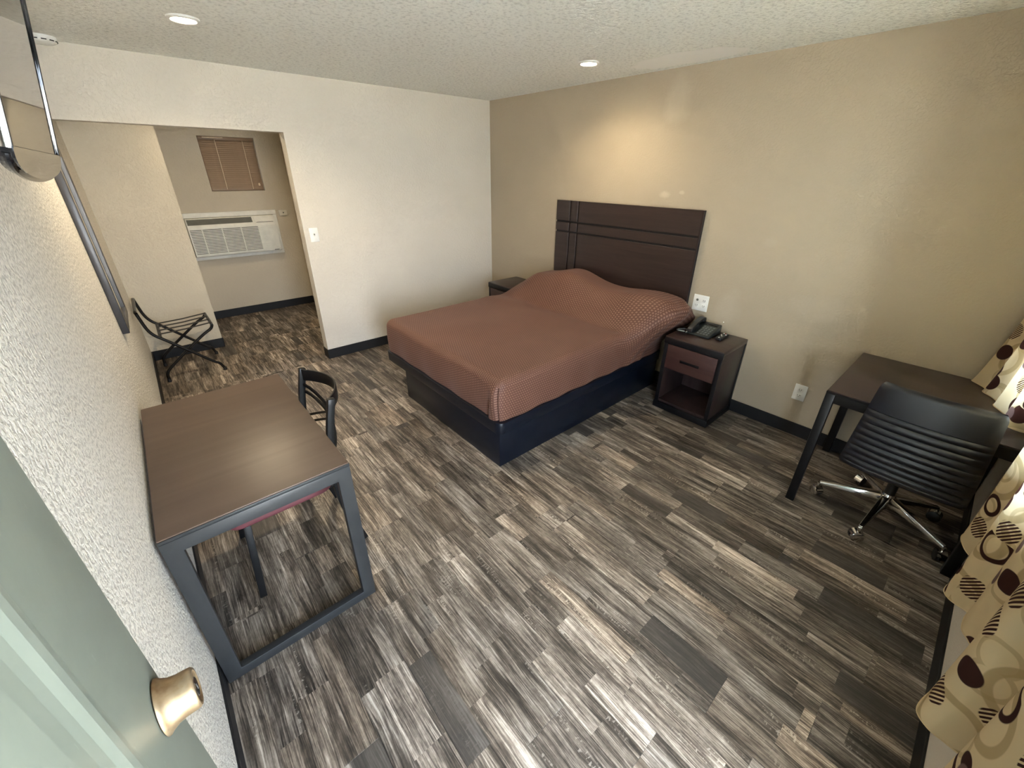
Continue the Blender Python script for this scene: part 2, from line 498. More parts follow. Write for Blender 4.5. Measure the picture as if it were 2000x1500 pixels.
# ------------------------------------------------------------------ mesh helpers
class MB:
    def __init__(self):
        self.v, self.f, self.uv = [], [], None

    def add(self, vs, fs):
        k = len(self.v)
        self.v += [tuple(p) for p in vs]
        self.f += [tuple(i + k for i in q) for q in fs]
        return self

    def box(self, a, b, mtx=None):
        (x0, y0, z0), (x1, y1, z1) = a, b
        vs = [Vector(p) for p in ((x0, y0, z0), (x1, y0, z0), (x1, y1, z0), (x0, y1, z0), (x0, y0, z1), (x1, y0, z1), (x1, y1, z1), (x0, y1, z1))]
        if mtx is not None:
            vs = [mtx @ p for p in vs]
        return self.add(vs, [(0, 3, 2, 1), (4, 5, 6, 7), (0, 1, 5, 4), (1, 2, 6, 5), (2, 3, 7, 6), (3, 0, 4, 7)])

    def prism(self, poly, d0, d1, plane='xy'):
        """extrude a polygon (counter-clockwise) from d0 to d1 along the missing axis"""
        def p3(a, b, d):
            return {'xy': (a, b, d), 'xz': (a, d, b), 'yz': (d, a, b)}[plane]
        n = len(poly)
        vs = [p3(a, b, d0) for a, b in poly] + [p3(a, b, d1) for a, b in poly]
        fs = [tuple(reversed(range(n))), tuple(range(n, 2 * n))]
        for i in range(n):
            j = (i + 1) % n
            fs.append((i, j, n + j, n + i))
        return self.add(vs, fs)

    def sweep(self, pts, prof, closed=False, up=(0, 0, 1), caps=True):
        """sweep a 2-D profile (list of (a,b)) along pts"""
        P = [Vector(p) for p in pts]
        n, m = len(P), len(prof)
        prev = None
        vs, fs = [], []
        for i, p in enumerate(P):
            if closed:
                t = (P[(i + 1) % n] - P[i - 1]).normalized()
            else:
                t = (P[min(i + 1, n - 1)] - P[max(i - 1, 0)]).normalized()
            if prev is None:
                a = Vector(up)
                if abs(a.dot(t)) > 0.97:
                    a = Vector((1, 0, 0)) if abs(t.x) < 0.9 else Vector((0, 1, 0))
            else:
                a = prev
            nb = (a - t * a.dot(t)).normalized()
            prev = nb
            s = t.cross(nb)
            for (u, w) in prof:
                vs.append(p + s * u + nb * w)
        for i in range(n if closed else n - 1):
            j = (i + 1) % n
            for k in range(m):
                q = (k + 1) % m
                fs.append((i * m + k, i * m + q, j * m + q, j * m + k))
        if not closed and caps:
            fs.append(tuple(range(m - 1, -1, -1)))
            fs.append(tuple((n - 1) * m + k for k in range(m)))
        return self.add(vs, fs)

    def tube(self, pts, r, seg=8, closed=False, smooth_n=0):
        if smooth_n:
            pts = catmull(pts, smooth_n, closed)
        prof = [(r * math.cos(2 * PI * k / seg), r * math.sin(2 * PI * k / seg)) for k in range(seg)]
        return self.sweep(pts, prof, closed)

    def bar(self, pts, w, t, up=(0, 0, 1), closed=False):
        return self.sweep(pts, [(-w / 2, -t / 2), (w / 2, -t / 2), (w / 2, t / 2), (-w / 2, t / 2)], closed, up)

    def lathe(self, prof, seg=24, origin=(0, 0, 0), axis=(0, 0, 1)):
        """prof: list of (radius, height) from bottom to top"""
        ax = Vector(axis).normalized()
        q = Vector((0, 0, 1)).rotation_difference(ax)
        o = Vector(origin)
        vs, fs = [], []
        for (r, h) in prof:
            for k in range(seg):
                a = 2 * PI * k / seg
                vs.append(o + q @ Vector((r * math.cos(a), r * math.sin(a), h)))
        for i in range(len(prof) - 1):
            for k in range(seg):
                j = (k + 1) % seg
                fs.append((i * seg + k, i * seg + j, (i + 1) * seg + j, (i + 1) * seg + k))
        fs.append(tuple(range(seg - 1, -1, -1)))
        fs.append(tuple((len(prof) - 1) * seg + k for k in range(seg)))
        return self.add(vs, fs)

    def build(self, name, mat, parent=None, bevel=0.0, smooth=False, seg=2, label=None, kind=None, weld=False):
        me = bpy.data.meshes.new(name)
        org = Vector((0, 0, 0))
        r = parent
        while r is not None:
            org += Vector(r.location)
            r = r.parent
        me.from_pydata([tuple(Vector(p) - org) for p in self.v], [], self.f)
        bm = bmesh.new()
        bm.from_mesh(me)
        if weld:
            bmesh.ops.remove_doubles(bm, verts=bm.verts, dist=1e-5)
        bmesh.ops.recalc_face_normals(bm, faces=bm.faces)
        if bevel > 0:
            ed = [e for e in bm.edges if len(e.link_faces) == 2 and e.calc_face_angle(0) > math.radians(35)]
            bmesh.ops.bevel(bm, geom=ed, offset=bevel, segments=seg, affect='EDGES', profile=0.5, clamp_overlap=True)
        bm.to_mesh(me)
        bm.free()
        if smooth or bevel > 0:
            for p in me.polygons:
                p.use_smooth = True
            try:
                me.set_sharp_from_angle(angle=math.radians(40 if smooth else 32))
            except Exception:
                pass
        me.materials.append(MAT[mat] if isinstance(mat, str) else mat)
        o = bpy.data.objects.new(name, me)
        COL.objects.link(o)
        if parent is not None:
            o.parent = parent
        if label:
            o['label'] = label
        if kind:
            o['kind'] = kind
        return o


def catmull(pts, n, closed=False):
    P = [Vector(p) for p in pts]
    out = []
    m = len(P)
    rng = range(m) if closed else range(m - 1)
    for i in rng:
        p0 = P[(i - 1) % m] if closed or i > 0 else P[0] * 2 - P[1]
        p1, p2 = P[i], P[(i + 1) % m]
        p3 = P[(i + 2) % m] if closed or i + 2 < m else P[-1] * 2 - P[-2]
        for k in range(n):
            t = k / n
            out.append(0.5 * ((2 * p1) + (p2 - p0) * t + (2 * p0 - 5 * p1 + 4 * p2 - p3) * t * t + (3 * p1 - p0 - 3 * p2 + p3) * t ** 3))
    if not closed:
        out.append(P[-1])
    return out


def thing(name, loc, label, cat, group=None):
    o = bpy.data.objects.new(name, None)
    o.empty_display_size = 0.05
    o.location = loc
    o['label'] = label
    o['category'] = cat
    if group:
        o['group'] = group
    COL.objects.link(o)
    return o


def struct(o, label=None):
    o['kind'] = 'structure'
    if label:
        o['label'] = label
    return o


def copy_tree(o, parent=None):
    c = o.copy()
    COL.objects.link(c)
    c.parent = parent
    for ch in o.children:
        copy_tree(ch, c)
    return c


def sm(a, b, x):
    t = min(1.0, max(0.0, (x - a) / (b - a)))
    return t * t * (3 - 2 * t)


def wall_panel(us, vs, holes, d0, d1, plane):
    """slab of cells us x vs between depths d0 and d1; cells whose centre lies in a hole are left out"""
    mb = MB()
    us, vs = sorted(us), sorted(vs)

    def p3(a, b, d):
        return {'xz': (a, d, b), 'yz': (d, a, b), 'xy': (a, b, d)}[plane]

    def solid(i, j):
        if i < 0 or j < 0 or i >= len(us) - 1 or j >= len(vs) - 1:
            return False
        cu, cv = (us[i] + us[i + 1]) / 2, (vs[j] + vs[j + 1]) / 2
        return not any(h[0] < cu < h[1] and h[2] < cv < h[3] for h in holes)
    for i in range(len(us) - 1):
        for j in range(len(vs) - 1):
            if not solid(i, j):
                continue
            a, b, c, d = us[i], us[i + 1], vs[j], vs[j + 1]
            for dd in (d0, d1):
                mb.add([p3(a, c, dd), p3(b, c, dd), p3(b, d, dd), p3(a, d, dd)], [(0, 1, 2, 3)])
            for (ni, nj, e) in ((i - 1, j, ((a, c), (a, d))), (i + 1, j, ((b, c), (b, d))), (i, j - 1, ((a, c), (b, c))), (i, j + 1, ((a, d), (b, d)))):
                if not solid(ni, nj):
                    (p, q), (r, s) = e
                    mb.add([p3(p, q, d0), p3(r, s, d0), p3(r, s, d1), p3(p, q, d1)], [(0, 1, 2, 3)])
    return mb


# ================================================================== THE SETTING
DOOR_H = (0.055, 1.02, -0.1, 2.06)
WIN_H = (1.90, 3.28, 0.80, 2.10)
struct(MB().box((-0.12, -0.12, -0.1), (0, YS, ZC)).build('wall_left', 'paint_left'), 'cream left wall with a coarse speckled texture')
struct(wall_panel([0, XA, XR + .12], [-0.1, ZH, ZC], [(0, XA, -0.1, ZH)], YB, YB + 0.12, 'xz').build('wall_back', 'paint', weld=True), 'cream back wall with a wide opening at its left')
struct(MB().box((XR, -0.12, -0.1), (XR + 0.12, YB, ZC)).build('wall_right', 'paint_accent'), 'tan accent wall behind the headboard with paint touch-ups')
struct(wall_panel([-0.12, 0.055, 1.02, 1.90, 3.28, XR], [-0.1, 0.80, 2.06, 2.10, ZC], [DOOR_H, WIN_H], -0.12, 0.0, 'xz').build('wall_front', 'paint', weld=True), 'cream front wall below the printed curtain')
struct(MB().box((-0.12, YS, -0.1), (XS, YA + 0.12, ZC)).build('wall_alcove_left', 'paint_alcove'), 'cream wall behind the luggage rack in the alcove')
AWIN = (1.043, 1.612, 1.509, 2.087)
struct(wall_panel([XS, AWIN[0], AWIN[1], XAR + 0.12], [-0.1, AWIN[2], AWIN[3], ZC], [AWIN], YA, YA + 0.12, 'xz').build('wall_alcove_back', 'paint_alcove', weld=True), 'cream end wall of the alcove with a small high window')
struct(MB().box((XAR, YB + 0.12, -0.1), (XAR + 0.12, YA, ZC)).build('wall_alcove_right', 'paint_alcove'), 'cream right wall of the alcove')
struct(MB().box((-0.12, -0.12, ZC), (XR + 0.12, YA + 0.12, ZC + 0.14)).build('ceiling', 'ceiling'), 'white sprayed ceiling with one smooth repainted patch')

# floor: planks laid along the room, each its own piece
floor = struct(MB().box((-0.12, -0.12, -0.1), (XR + 0.12, YA + 0.12, -0.006)).build('floor', 'subfloor'), 'grey-brown reclaimed-wood plank floor')
PW, PL, GAP = 0.185, 1.22, 0.0007
plank_meshes = {}


def plank_mesh(w, l):
    key = (round(w, 3), round(l, 3))
    if key not in plank_meshes:
        mb = MB().box((0, 0, -0.006), (w - GAP, l - GAP, 0.0))
        o = mb.build('plank', 'plank', bevel=0.0006, seg=1)
        plank_meshes[key] = o.data
        bpy.data.objects.remove(o)
    return plank_meshes[key]


def lay(x0, x1, y0, y1, phase):
    i = 0
    x = x0
    while x < x1 - 1e-4:
        w = min(PW, x1 - x)
        off = (phase + i * 0.43 + (0.21 if i % 3 == 1 else 0)) % 1.0 * PL
        y = y0 - off
        while y < y1 - 1e-4:
            a, b = max(y, y0), min(y + PL, y1)
            if b - a > 0.03:
                o = bpy.data.objects.new('plank', plank_mesh(w, b - a))
                o.location = (x, a, 0)
                o.parent = floor
                COL.objects.link(o)
            y += PL
        x += PW
        i += 1


lay(0.0, XR, 0.0, YB, 0.35)
lay(0.0, XAR, YB, YS, 0.1)
lay(XS, XAR, YS, YA, 0.6)

# baseboards (vinyl cove base, 10 cm)
BH, BT = 0.10, 0.008


def base(name, a, b):
    mb = MB().box(a, b)
    return struct(mb.build(name, 'rubber', bevel=0.002, seg=1), None)


base('baseboard_left', (0, 0.02, 0), (BT, YS, BH))
base('baseboard_right', (XR - BT, BT, 0), (XR, YB, BH))
base('baseboard_back', (XA - BT, YB - BT, 0), (XR - BT, YB, BH))
base('baseboard_front', (1.08, 0, 0), (XR - BT, BT, BH))
base('baseboard_reveal', (XA - BT, YB, 0), (XA, YB + 0.12, BH))
base('baseboard_alcove_left', (BT, YS - BT, 0), (XS, YS, BH))
base('baseboard_alcove_side', (XS, YS - BT, 0), (XS + BT, YA, BH))
base('baseboard_alcove_back', (XS + BT, YA - BT, 0), (XAR, YA, BH))
base('baseboard_alcove_right', (XAR - BT, YB + 0.12, 0), (XAR, YA - BT, BH))
# door casing and window frame of the front wall
struct(MB().box((1.02, 0.0, 0), (1.075, 0.014, 2.115)).box((0.056, 0.0, 2.06), (1.02, 0.014, 2.115)).build('trim_1', 'trimwhite', bevel=0.002), 'white door casing')
w2 = struct(MB().box((1.90, -0.10, 0.80), (1.94, -0.06, 2.10)).box((3.24, -0.10, 0.80), (3.28, -0.06, 2.10)).box((1.94, -0.10, 0.80), (3.24, -0.06, 0.84))
            .box((1.94, -0.10, 2.06), (3.24, -0.06, 2.10)).box((2.57, -0.10, 0.84), (2.61, -0.06, 2.06)).build('window_2', 'trimwhite', bevel=0.003), 'white front window behind the printed curtain')
for (a, b) in ((1.94, 2.57), (2.61, 3.24)):
    MB().box((a, -0.083, 0.84), (b, -0.079, 2.06)).build('pane', 'glass', w2)
struct(MB().box((-6, -1.60, ZC + .02), (10, -0.12, ZC + .14)).build('sky_blocker_overhang', 'trimwhite'), 'unseen white overhang added outside the door to cut sky light')  # unseen overhang, added to hold back sky light at the doorway
# ground outside the door
struct(MB().box((-20, -30, -0.2), (24, -0.12, -0.06)).build('ground_outside', 'concrete'), 'concrete walk outside the door')

# ------------------------------------------------------------------ alcove window with its blind
x0, x1, z0, z1 = AWIN
w1 = struct(MB().box((x0, YA + 0.06, z0), (x0 + .03, YA + .10, z1)).box((x1 - .03, YA + 0.06, z0), (x1, YA + .10, z1)).box((x0 + .03, YA + 0.06, z0), (x1 - .03, YA + .10, z0 + .03))
            .box((x0 + .03, YA + 0.06, z1 - .03), (x1 - .03, YA + .10, z1)).build('window_1', 'winframe', bevel=0.002), 'small brown-framed alcove window')
MB().box((x0 + .03, YA + 0.078, z0 + .03), (x1 - .03, YA + 0.082, z1 - .03)).build('pane', 'glass', w1)
bl = thing('window_blind', (1.3275, YA + 0.02, z0), 'brown horizontal slat blind filling the small alcove window', 'blind')
MB().box((x0 + .006, YA + 0.003, z1 - .034), (x1 - .006, YA + .04, z1 - .002)).build('headrail', 'blind', bl, bevel=0.003)
MB().box((x0 + .010, YA + 0.010, z0 + .004), (x1 - .010, YA + .036, z0 + .020)).build('bottom_rail', 'blind', bl, bevel=0.004)
NS = 25
slat_me = None
for i in range(NS):
    z = z0 + 0.032 + i * (z1 - z0 - 0.075) / (NS - 1)
    if slat_me is None:
        prof = [(-0.0125, -0.0008), (0.0, 0.0012), (0.0125, -0.0008), (0.0125, 0.0), (0.0, 0.0020), (-0.0125, 0.0)]
        mb = MB().prism([(a, b) for a, b in prof], -(x1 - x0) / 2 + .009, (x1 - x0) / 2 - .009, 'yz')
        so = mb.build('slat', 'blind', None)
        slat_me = so.data
        COL.objects.unlink(so)
        bpy.data.objects.remove(so)
    s = bpy.data.objects.new('slat', slat_me)
    s.parent = bl
    s.location = (0, 0.004, z - z0)
    s.rotation_euler = (math.radians(66), 0, 0)
    COL.objects.link(s)
for xx in (x0 + 0.165, x1 - 0.125):
    MB().tube([(xx, YA + 0.008, z1 - .03), (xx, YA + 0.010, z0 + .02)], 0.0028, 6).build('ladder_cord', 'blindcord', bl)
MB().tube([(x0 + .05, YA - 0.001, z1 - .014), (x0 + .25, YA - 0.001, z1 - .012)], 0.004, 6).build('tilt_rod', 'blindcord', bl)
MB().lathe([(0.004, 0), (0.011, 0.004), (0.010, 0.024), (0.003, 0.032)], 10, (x1 - .05, YA + 0.005, z0 + .055)).build('cord_tassel', 'blindcord', bl)

# ------------------------------------------------------------------ through-wall air conditioner
ac = thing('air_conditioner', (1.15, YA, 0.745), 'white through-wall air conditioner under the alcove window', 'air conditioner')
ax0, ax1, az0, az1, ay = 0.640, 1.665, 0.745, 1.283, YA
fr = MB()
fr.box((ax0, ay - .035, az1 - .055), (ax1, ay, az1)).box((ax0, ay - .035, az0), (ax1, ay, az0 + .045)).box((ax0, ay - .035, az0 + .045), (ax0 + .045, ay, az1 - .055)).box((ax1 - .045, ay - .035, az0 + .045), (ax1, ay, az1 - .055))
fr.build('wall_sleeve', 'acwhite', ac, bevel=0.004)
bx0, bx1, bz0, bz1, by = ax0 + .047, ax1 - .047, az0 + .047, az1 - .058, ay - 0.125
body = MB()
body.prism([(by + .02, bz0), (ay - .002, bz0), (ay - .002, bz1), (by + .055, bz1), (by + .004, bz1 - .085), (by, bz1 - .10), (by, bz0 + .01)], bx0, bx1, 'yz')
bodyo = body.build('front_panel', 'acwhite', ac, bevel=0.004)
# sloped top face: discharge vent and control door
sl = Vector((0, by + .055, bz1)) - Vector((0, by + .004, bz1 - .085))
nrm = Vector((0, -sl.z, sl.y)).normalized()


def slope(x, t, off):
    p = Vector((0, by + .004, bz1 - .085)) + sl * t + nrm * off
    return (x, p.y, p.z)


def slab_on_slope(xa, xb, t0, t1, h):
    mb = MB()
    vs = [slope(xa, t0, -.002), slope(xb, t0, -.002), slope(xb, t1, -.002), slope(xa, t1, -.002), slope(xa, t0, h), slope(xb, t0, h), slope(xb, t1, h), slope(xa, t1, h)]
    return mb.add(vs, [(0, 3, 2, 1), (4, 5, 6, 7), (0, 1, 5, 4), (1, 2, 6, 5), (2, 3, 7, 6), (3, 0, 4, 7)])


slab_on_slope(bx0 + .01, bx1 - .255, 0.18, 0.88, 0.002).build('discharge_vent', 'acgrey', ac)
vl = MB()
for i in range(7):
    t = 0.24 + i * 0.09
    q = slab_on_slope(bx0 + .014, bx1 - .259, t, t + .03, 0.006)
    vl.add(q.v, q.f)
vl.build('vent_louvers', 'acgrey', ac, kind='stuff')
slab_on_slope(bx1 - .228, bx1 - .012, 0.10, 0.92, 0.006).build('control_door', 'acwhite', ac, bevel=0.003)
slab_on_slope(bx1 - .215, bx1 - .025, 0.10, 0.13, 0.0075).build('control_door_shadow_line', 'slot', ac)
gl = MB()
gz0, gz1 = bz0 + .035, bz1 - .115
NL = 17
for i in range(NL):
    z = gz0 + (gz1 - gz0) * i / (NL - 1)
    gl.box((bx0 + .012, by - .010, z - .0045), (bx1 - .012, by, z + .0040))
gl.build('intake_louvers', 'acwhite', ac, kind='stuff')
MB().box((bx0 + .012, by - .0035, gz0 - .004), (bx1 - .215, by - .0005, gz1 + .004)).build('intake_screen', 'acgrey', ac)
rb = MB()
for k in range(3):
    xx = bx0 + .13 + k * 0.20
    rb.box((xx - .004, by - .012, gz0 - .006), (xx + .004, by - .001, gz1 + .006))
rb.box((bx0 + .012, by - .012, (gz0 + gz1) / 2 - .004), (bx1 - .42, by - .001, (gz0 + gz1) / 2 + .004))
rb.build('grille_ribs', 'acwhite', ac)
MB().box((bx1 - .085, by - .004, bz0 + .012), (bx1 - .03, by + .001, bz0 + .020)).build('badge', 'acgrey', ac)

jb = thing('wall_box', (1.755, YA, 1.206), 'small cream wall box right of the air conditioner', 'wall plate')
MB().box((1.706, YA - .022, 1.206), (1.803, YA, 1.274)).build('plate', 'ivory', jb, bevel=0.004)
MB().lathe([(0.007, 0), (0.007, 0.004), (0.004, 0.006)], 10, (1.757, YA - .021, 1.240), (0, -1, 0)).build('button', 'slot', jb)


# ------------------------------------------------------------------ switch and outlets
def plate(name, o, w, h, axis, label, cat):
    """o: centre on the wall; axis: direction the plate faces"""
    t = thing(name, o, label, cat)
    c = Vector(o)
    n = Vector(axis)
    s = Vector((0, 0, 1)).cross(n)

    def bx(u0, u1, v0, v1, d0, d1):
        pts = []
        for d in (d0, d1):
            for (u, v) in ((u0, v0), (u1, v0), (u1, v1), (u0, v1)):
                pts.append(c + s * u + Vector((0, 0, v)) + n * d)
        return MB().add(pts, [(0, 3, 2, 1), (4, 5, 6, 7), (0, 1, 5, 4), (1, 2, 6, 5), (2, 3, 7, 6), (3, 0, 4, 7)])
    bx(-w / 2, w / 2, -h / 2, h / 2, 0.0005, 0.006).build('plate', 'whiteplastic', t, bevel=0.002)
    return t, bx, c, s, n


t, bx, c, s, n = plate('light_switch', (1.451, YB, 1.219), 0.075, 0.122, (0, -1, 0), 'white light switch on the back wall beside the opening', 'light switch')
bx(-.006, .006, -.013, .013, .005, .0065).build('toggle_slot', 'ivory', t)
bx(-.004, .004, -.002, .010, .006, .016).build('toggle', 'acgrey', t, bevel=0.001)


def receptacle(t, bx, u, v):
    f = bx(u - .016, u + .016, v - .014, v + .014, .004, .0078).build('socket', 'whiteplastic', t, bevel=0.004)
    bx(u - .0085, u - .0060, v - .003, v + .007, .0070, .0082).build('slot', 'slot', f)
    bx(u + .0055, u + .0085, v - .003, v + .007, .0070, .0082).build('slot', 'slot', f)
    bx(u - .0022, u + .0022, v - .0095, v - .0055, .0070, .0082).build('slot', 'slot', f)


t, bx, c, s, n = plate('wall_outlet', (XR, 1.831, 0.813), 0.124, 0.128, (-1, 0, 0), 'white double-width outlet plate above the telephone nightstand', 'outlet')
receptacle(t, bx, 0.029, -0.022)
receptacle(t, bx, 0.029, 0.022)
receptacle(t, bx, -0.029, -0.022)
MB().lathe([(0.010, 0), (0.010, 0.004), (0.006, 0.006)], 12, c + s * -0.029 + Vector((0, 0, 0.022)) + n * .004, n).build('data_jack', 'acgrey', t)
t, bx, c, s, n = plate('wall_outlet', (XR, 0.985, 0.341), 0.078, 0.122, (-1, 0, 0), 'single white outlet low on the tan wall beside the desk', 'outlet')
receptacle(t, bx, 0, -0.022)
receptacle(t, bx, 0, 0.022)
MB().lathe([(0.004, 0), (0.004, 0.003), (0.002, 0.005)], 10, (XR, 1.62, 0.705), (-1, 0, 0)).build('wall_anchor', 'whiteplastic', None)
o = bpy.data.objects['wall_anchor']
o['label'] = 'tiny white wall anchor in the tan wall above the nightstand'
o['category'] = 'wall anchor'

# ------------------------------------------------------------------ recessed lamps and smoke detector
for (lx, ly, pw, lab) in ((0.717, 3.493, 2.0, 'warm recessed ceiling lamp nearest the smoke detector'), (2.93, 2.695, 0.8, 'warm recessed ceiling lamp above the bed by the headboard wall'),
                         (1.15, 5.25, 0.75, 'warm recessed lamp in the alcove ceiling behind the header')):
    t = thing('ceiling_lamp', (lx, ly, ZC - 0.012), lab, 'ceiling light', 'recessed ceiling lamps')
    R1, R0 = 0.072, 0.054
    ring = MB()
    seg = 32
    prof = [(R1, 0.012), (R1, 0.006), (R1 - .004, 0.002), (R0 + .003, 0.0), (R0, 0.003), (R0, 0.012)]
    vs, fs = [], []
    for (r, h) in prof:
        for k in range(seg):
            a = 2 * PI * k / seg
            vs.append((lx + r * math.cos(a), ly + r * math.sin(a), ZC - .012 + h))
    for i in range(len(prof) - 1):
        for k in range(seg):
            j = (k + 1) % seg
            fs.append((i * seg + k, i * seg + j, (i + 1) * seg + j, (i + 1) * seg + k))
    ring.add(vs, fs).build('trim_ring', 'whiteplastic', t, smooth=True)
    MB().lathe([(R0 - .001, 0.0), (R0 - .001, 0.004)], 32, (lx, ly, ZC - 0.0065)).build('diffuser', 'led', t)
    sd = bpy.data.lights.new('lamp_bulb', 'SPOT')
    sd.energy = LAMP_POWER * pw
    sd.color = (1.0, 0.82, 0.55)
    sd.spot_size = math.radians(155)
    sd.spot_blend = 0.75
    sd.shadow_soft_size = 0.045
    so = bpy.data.objects.new('lamp_bulb', sd)
    so.location = (0, 0, -0.008)
    so.parent = t
    COL.objects.link(so)

sx, sy = 0.130, 4.462
t = thing('smoke_detector', (sx, sy, ZC - 0.036), 'round white smoke detector on the ceiling by the back wall', 'smoke detector')
MB().lathe([(0.050, 0.0), (0.064, 0.006), (0.070, 0.014), (0.072, 0.036)], 36, (sx, sy, ZC - .036)).build('housing', 'whiteplastic', t, smooth=True)
for k in range(12):
    a = 2 * PI * (k + .5) / 12
    m = Matrix.Translation((sx, sy, ZC - .022)) @ Matrix.Rotation(a, 4, 'Z')
    MB().box((0.062, -0.011, -0.0025), (0.0725, 0.011, 0.0025), m).build('vent_slot', 'slot', t)

# ------------------------------------------------------------------ entrance door standing open along the left wall
DX = 0.100        # face towards the room
DT = 0.044
DY0, DY1, DZ0, DZ1 = 0.000, 0.900, 0.010, 2.04
dr = struct(MB().box((DX - DT, DY0, DZ0), (DX, DY1, DZ1)).build('door_1', 'door', bevel=0.002), 'open sage green entrance door with raised panels')
dr['kind'] = 'structure'


def door_panel(y0, y1, z0, z1):
    """moulded frame around a raised field"""
    def loop(ins):
        return [(y0 + ins, z0 + ins), (y1 - ins, z0 + ins), (y1 - ins, z1 - ins), (y0 + ins, z1 - ins)]
    rings = [(0.0, 0.0), (0.012, 0.0022), (0.024, 0.0026), (0.036, 0.0006), (0.050, 0.0003), (0.070, 0.0016), (0.084, 0.0018)]
    vs, fs = [], []
    for ins, h in rings:
        for (y, z) in loop(ins):
            vs.append((DX + h, y, z))
    for i in range(len(rings) - 1):
        for k in range(4):
            j = (k + 1) % 4
            fs.append((i * 4 + k, i * 4 + j, (i + 1) * 4 + j, (i + 1) * 4 + k))
    k = (len(rings) - 1) * 4
    fs.append((k, k + 1, k + 2, k + 3))
    MB().add(vs, fs).build('moulded_panel', 'door', dr)


for (a, b) in ((0.11, 0.40), (0.47, 0.76)):
    for (c_, d_) in ((0.24, 0.98), (1.12, 1.90)):
        door_panel(a, b, c_, d_)
KY, KZ = 0.853, 1.203
kn = MB().lathe([(0.0300, 0.0), (0.0325, 0.0015), (0.0322, 0.0035), (0.0300, 0.0055), (0.0262, 0.012), (0.0245, 0.020), (0.0240, 0.030), (0.0236, 0.0335), (0.0218, 0.0355), (0.0190, 0.0355), (0.0172, 0.0335), (0.0140, 0.0325)], 40, (DX, KY, KZ), (1, 0, 0)).build('door_knob', 'brass', dr, smooth=True, label='worn brass door knob with a key cylinder')
MB().lathe([(0.0115, 0.0320), (0.0115, 0.0345), (0.0105, 0.0352)], 20, (DX, KY, KZ), (1, 0, 0)).build('key_cylinder', 'chrome', kn)
MB().box((DX + .0350, KY - .001, KZ - .005), (DX + .0356, KY + .001, KZ + .005)).build('keyhole', 'slot', kn)

# ================================================================== BED
bd = thing('bed', (2.5, 2.83, 0), 'double bed on a black box base under a brown dotted bedspread', 'bed')
BX0, BX1 = 1.605, 3.44
MB().box((BX0, 2.076, 0.0), (BX1, 3.325, 0.262)).build('box_base', 'bedblack', bd, bevel=0.003)
# rounded rim tray
R = 0.05


def rrect(x0, y0, x1, y1, r, n=8):
    out = []
    for (cx, cy, a0) in ((x1 - r, y1 - r, 0), (x0 + r, y1 - r, 90), (x0 + r, y0 + r, 180), (x1 - r, y0 + r, 270)):
        for k in range(n + 1):
            a = math.radians(a0 + 90 * k / n)
            out.append((cx + r * math.cos(a), cy + r * math.sin(a)))
    return out


MB().prism(rrect(BX0 - .012, 2.064, BX1 + .04, 3.640, R), 0.254, 0.335, 'xy').build('platform_rim', 'bedblack', bd, bevel=0.004)
MB().prism(rrect(BX0 + .012, 2.086, BX1 + .03, 3.618, R), 0.335, 0.342, 'xy').build('fitted_sheet_edge', 'black', bd, bevel=0.002)


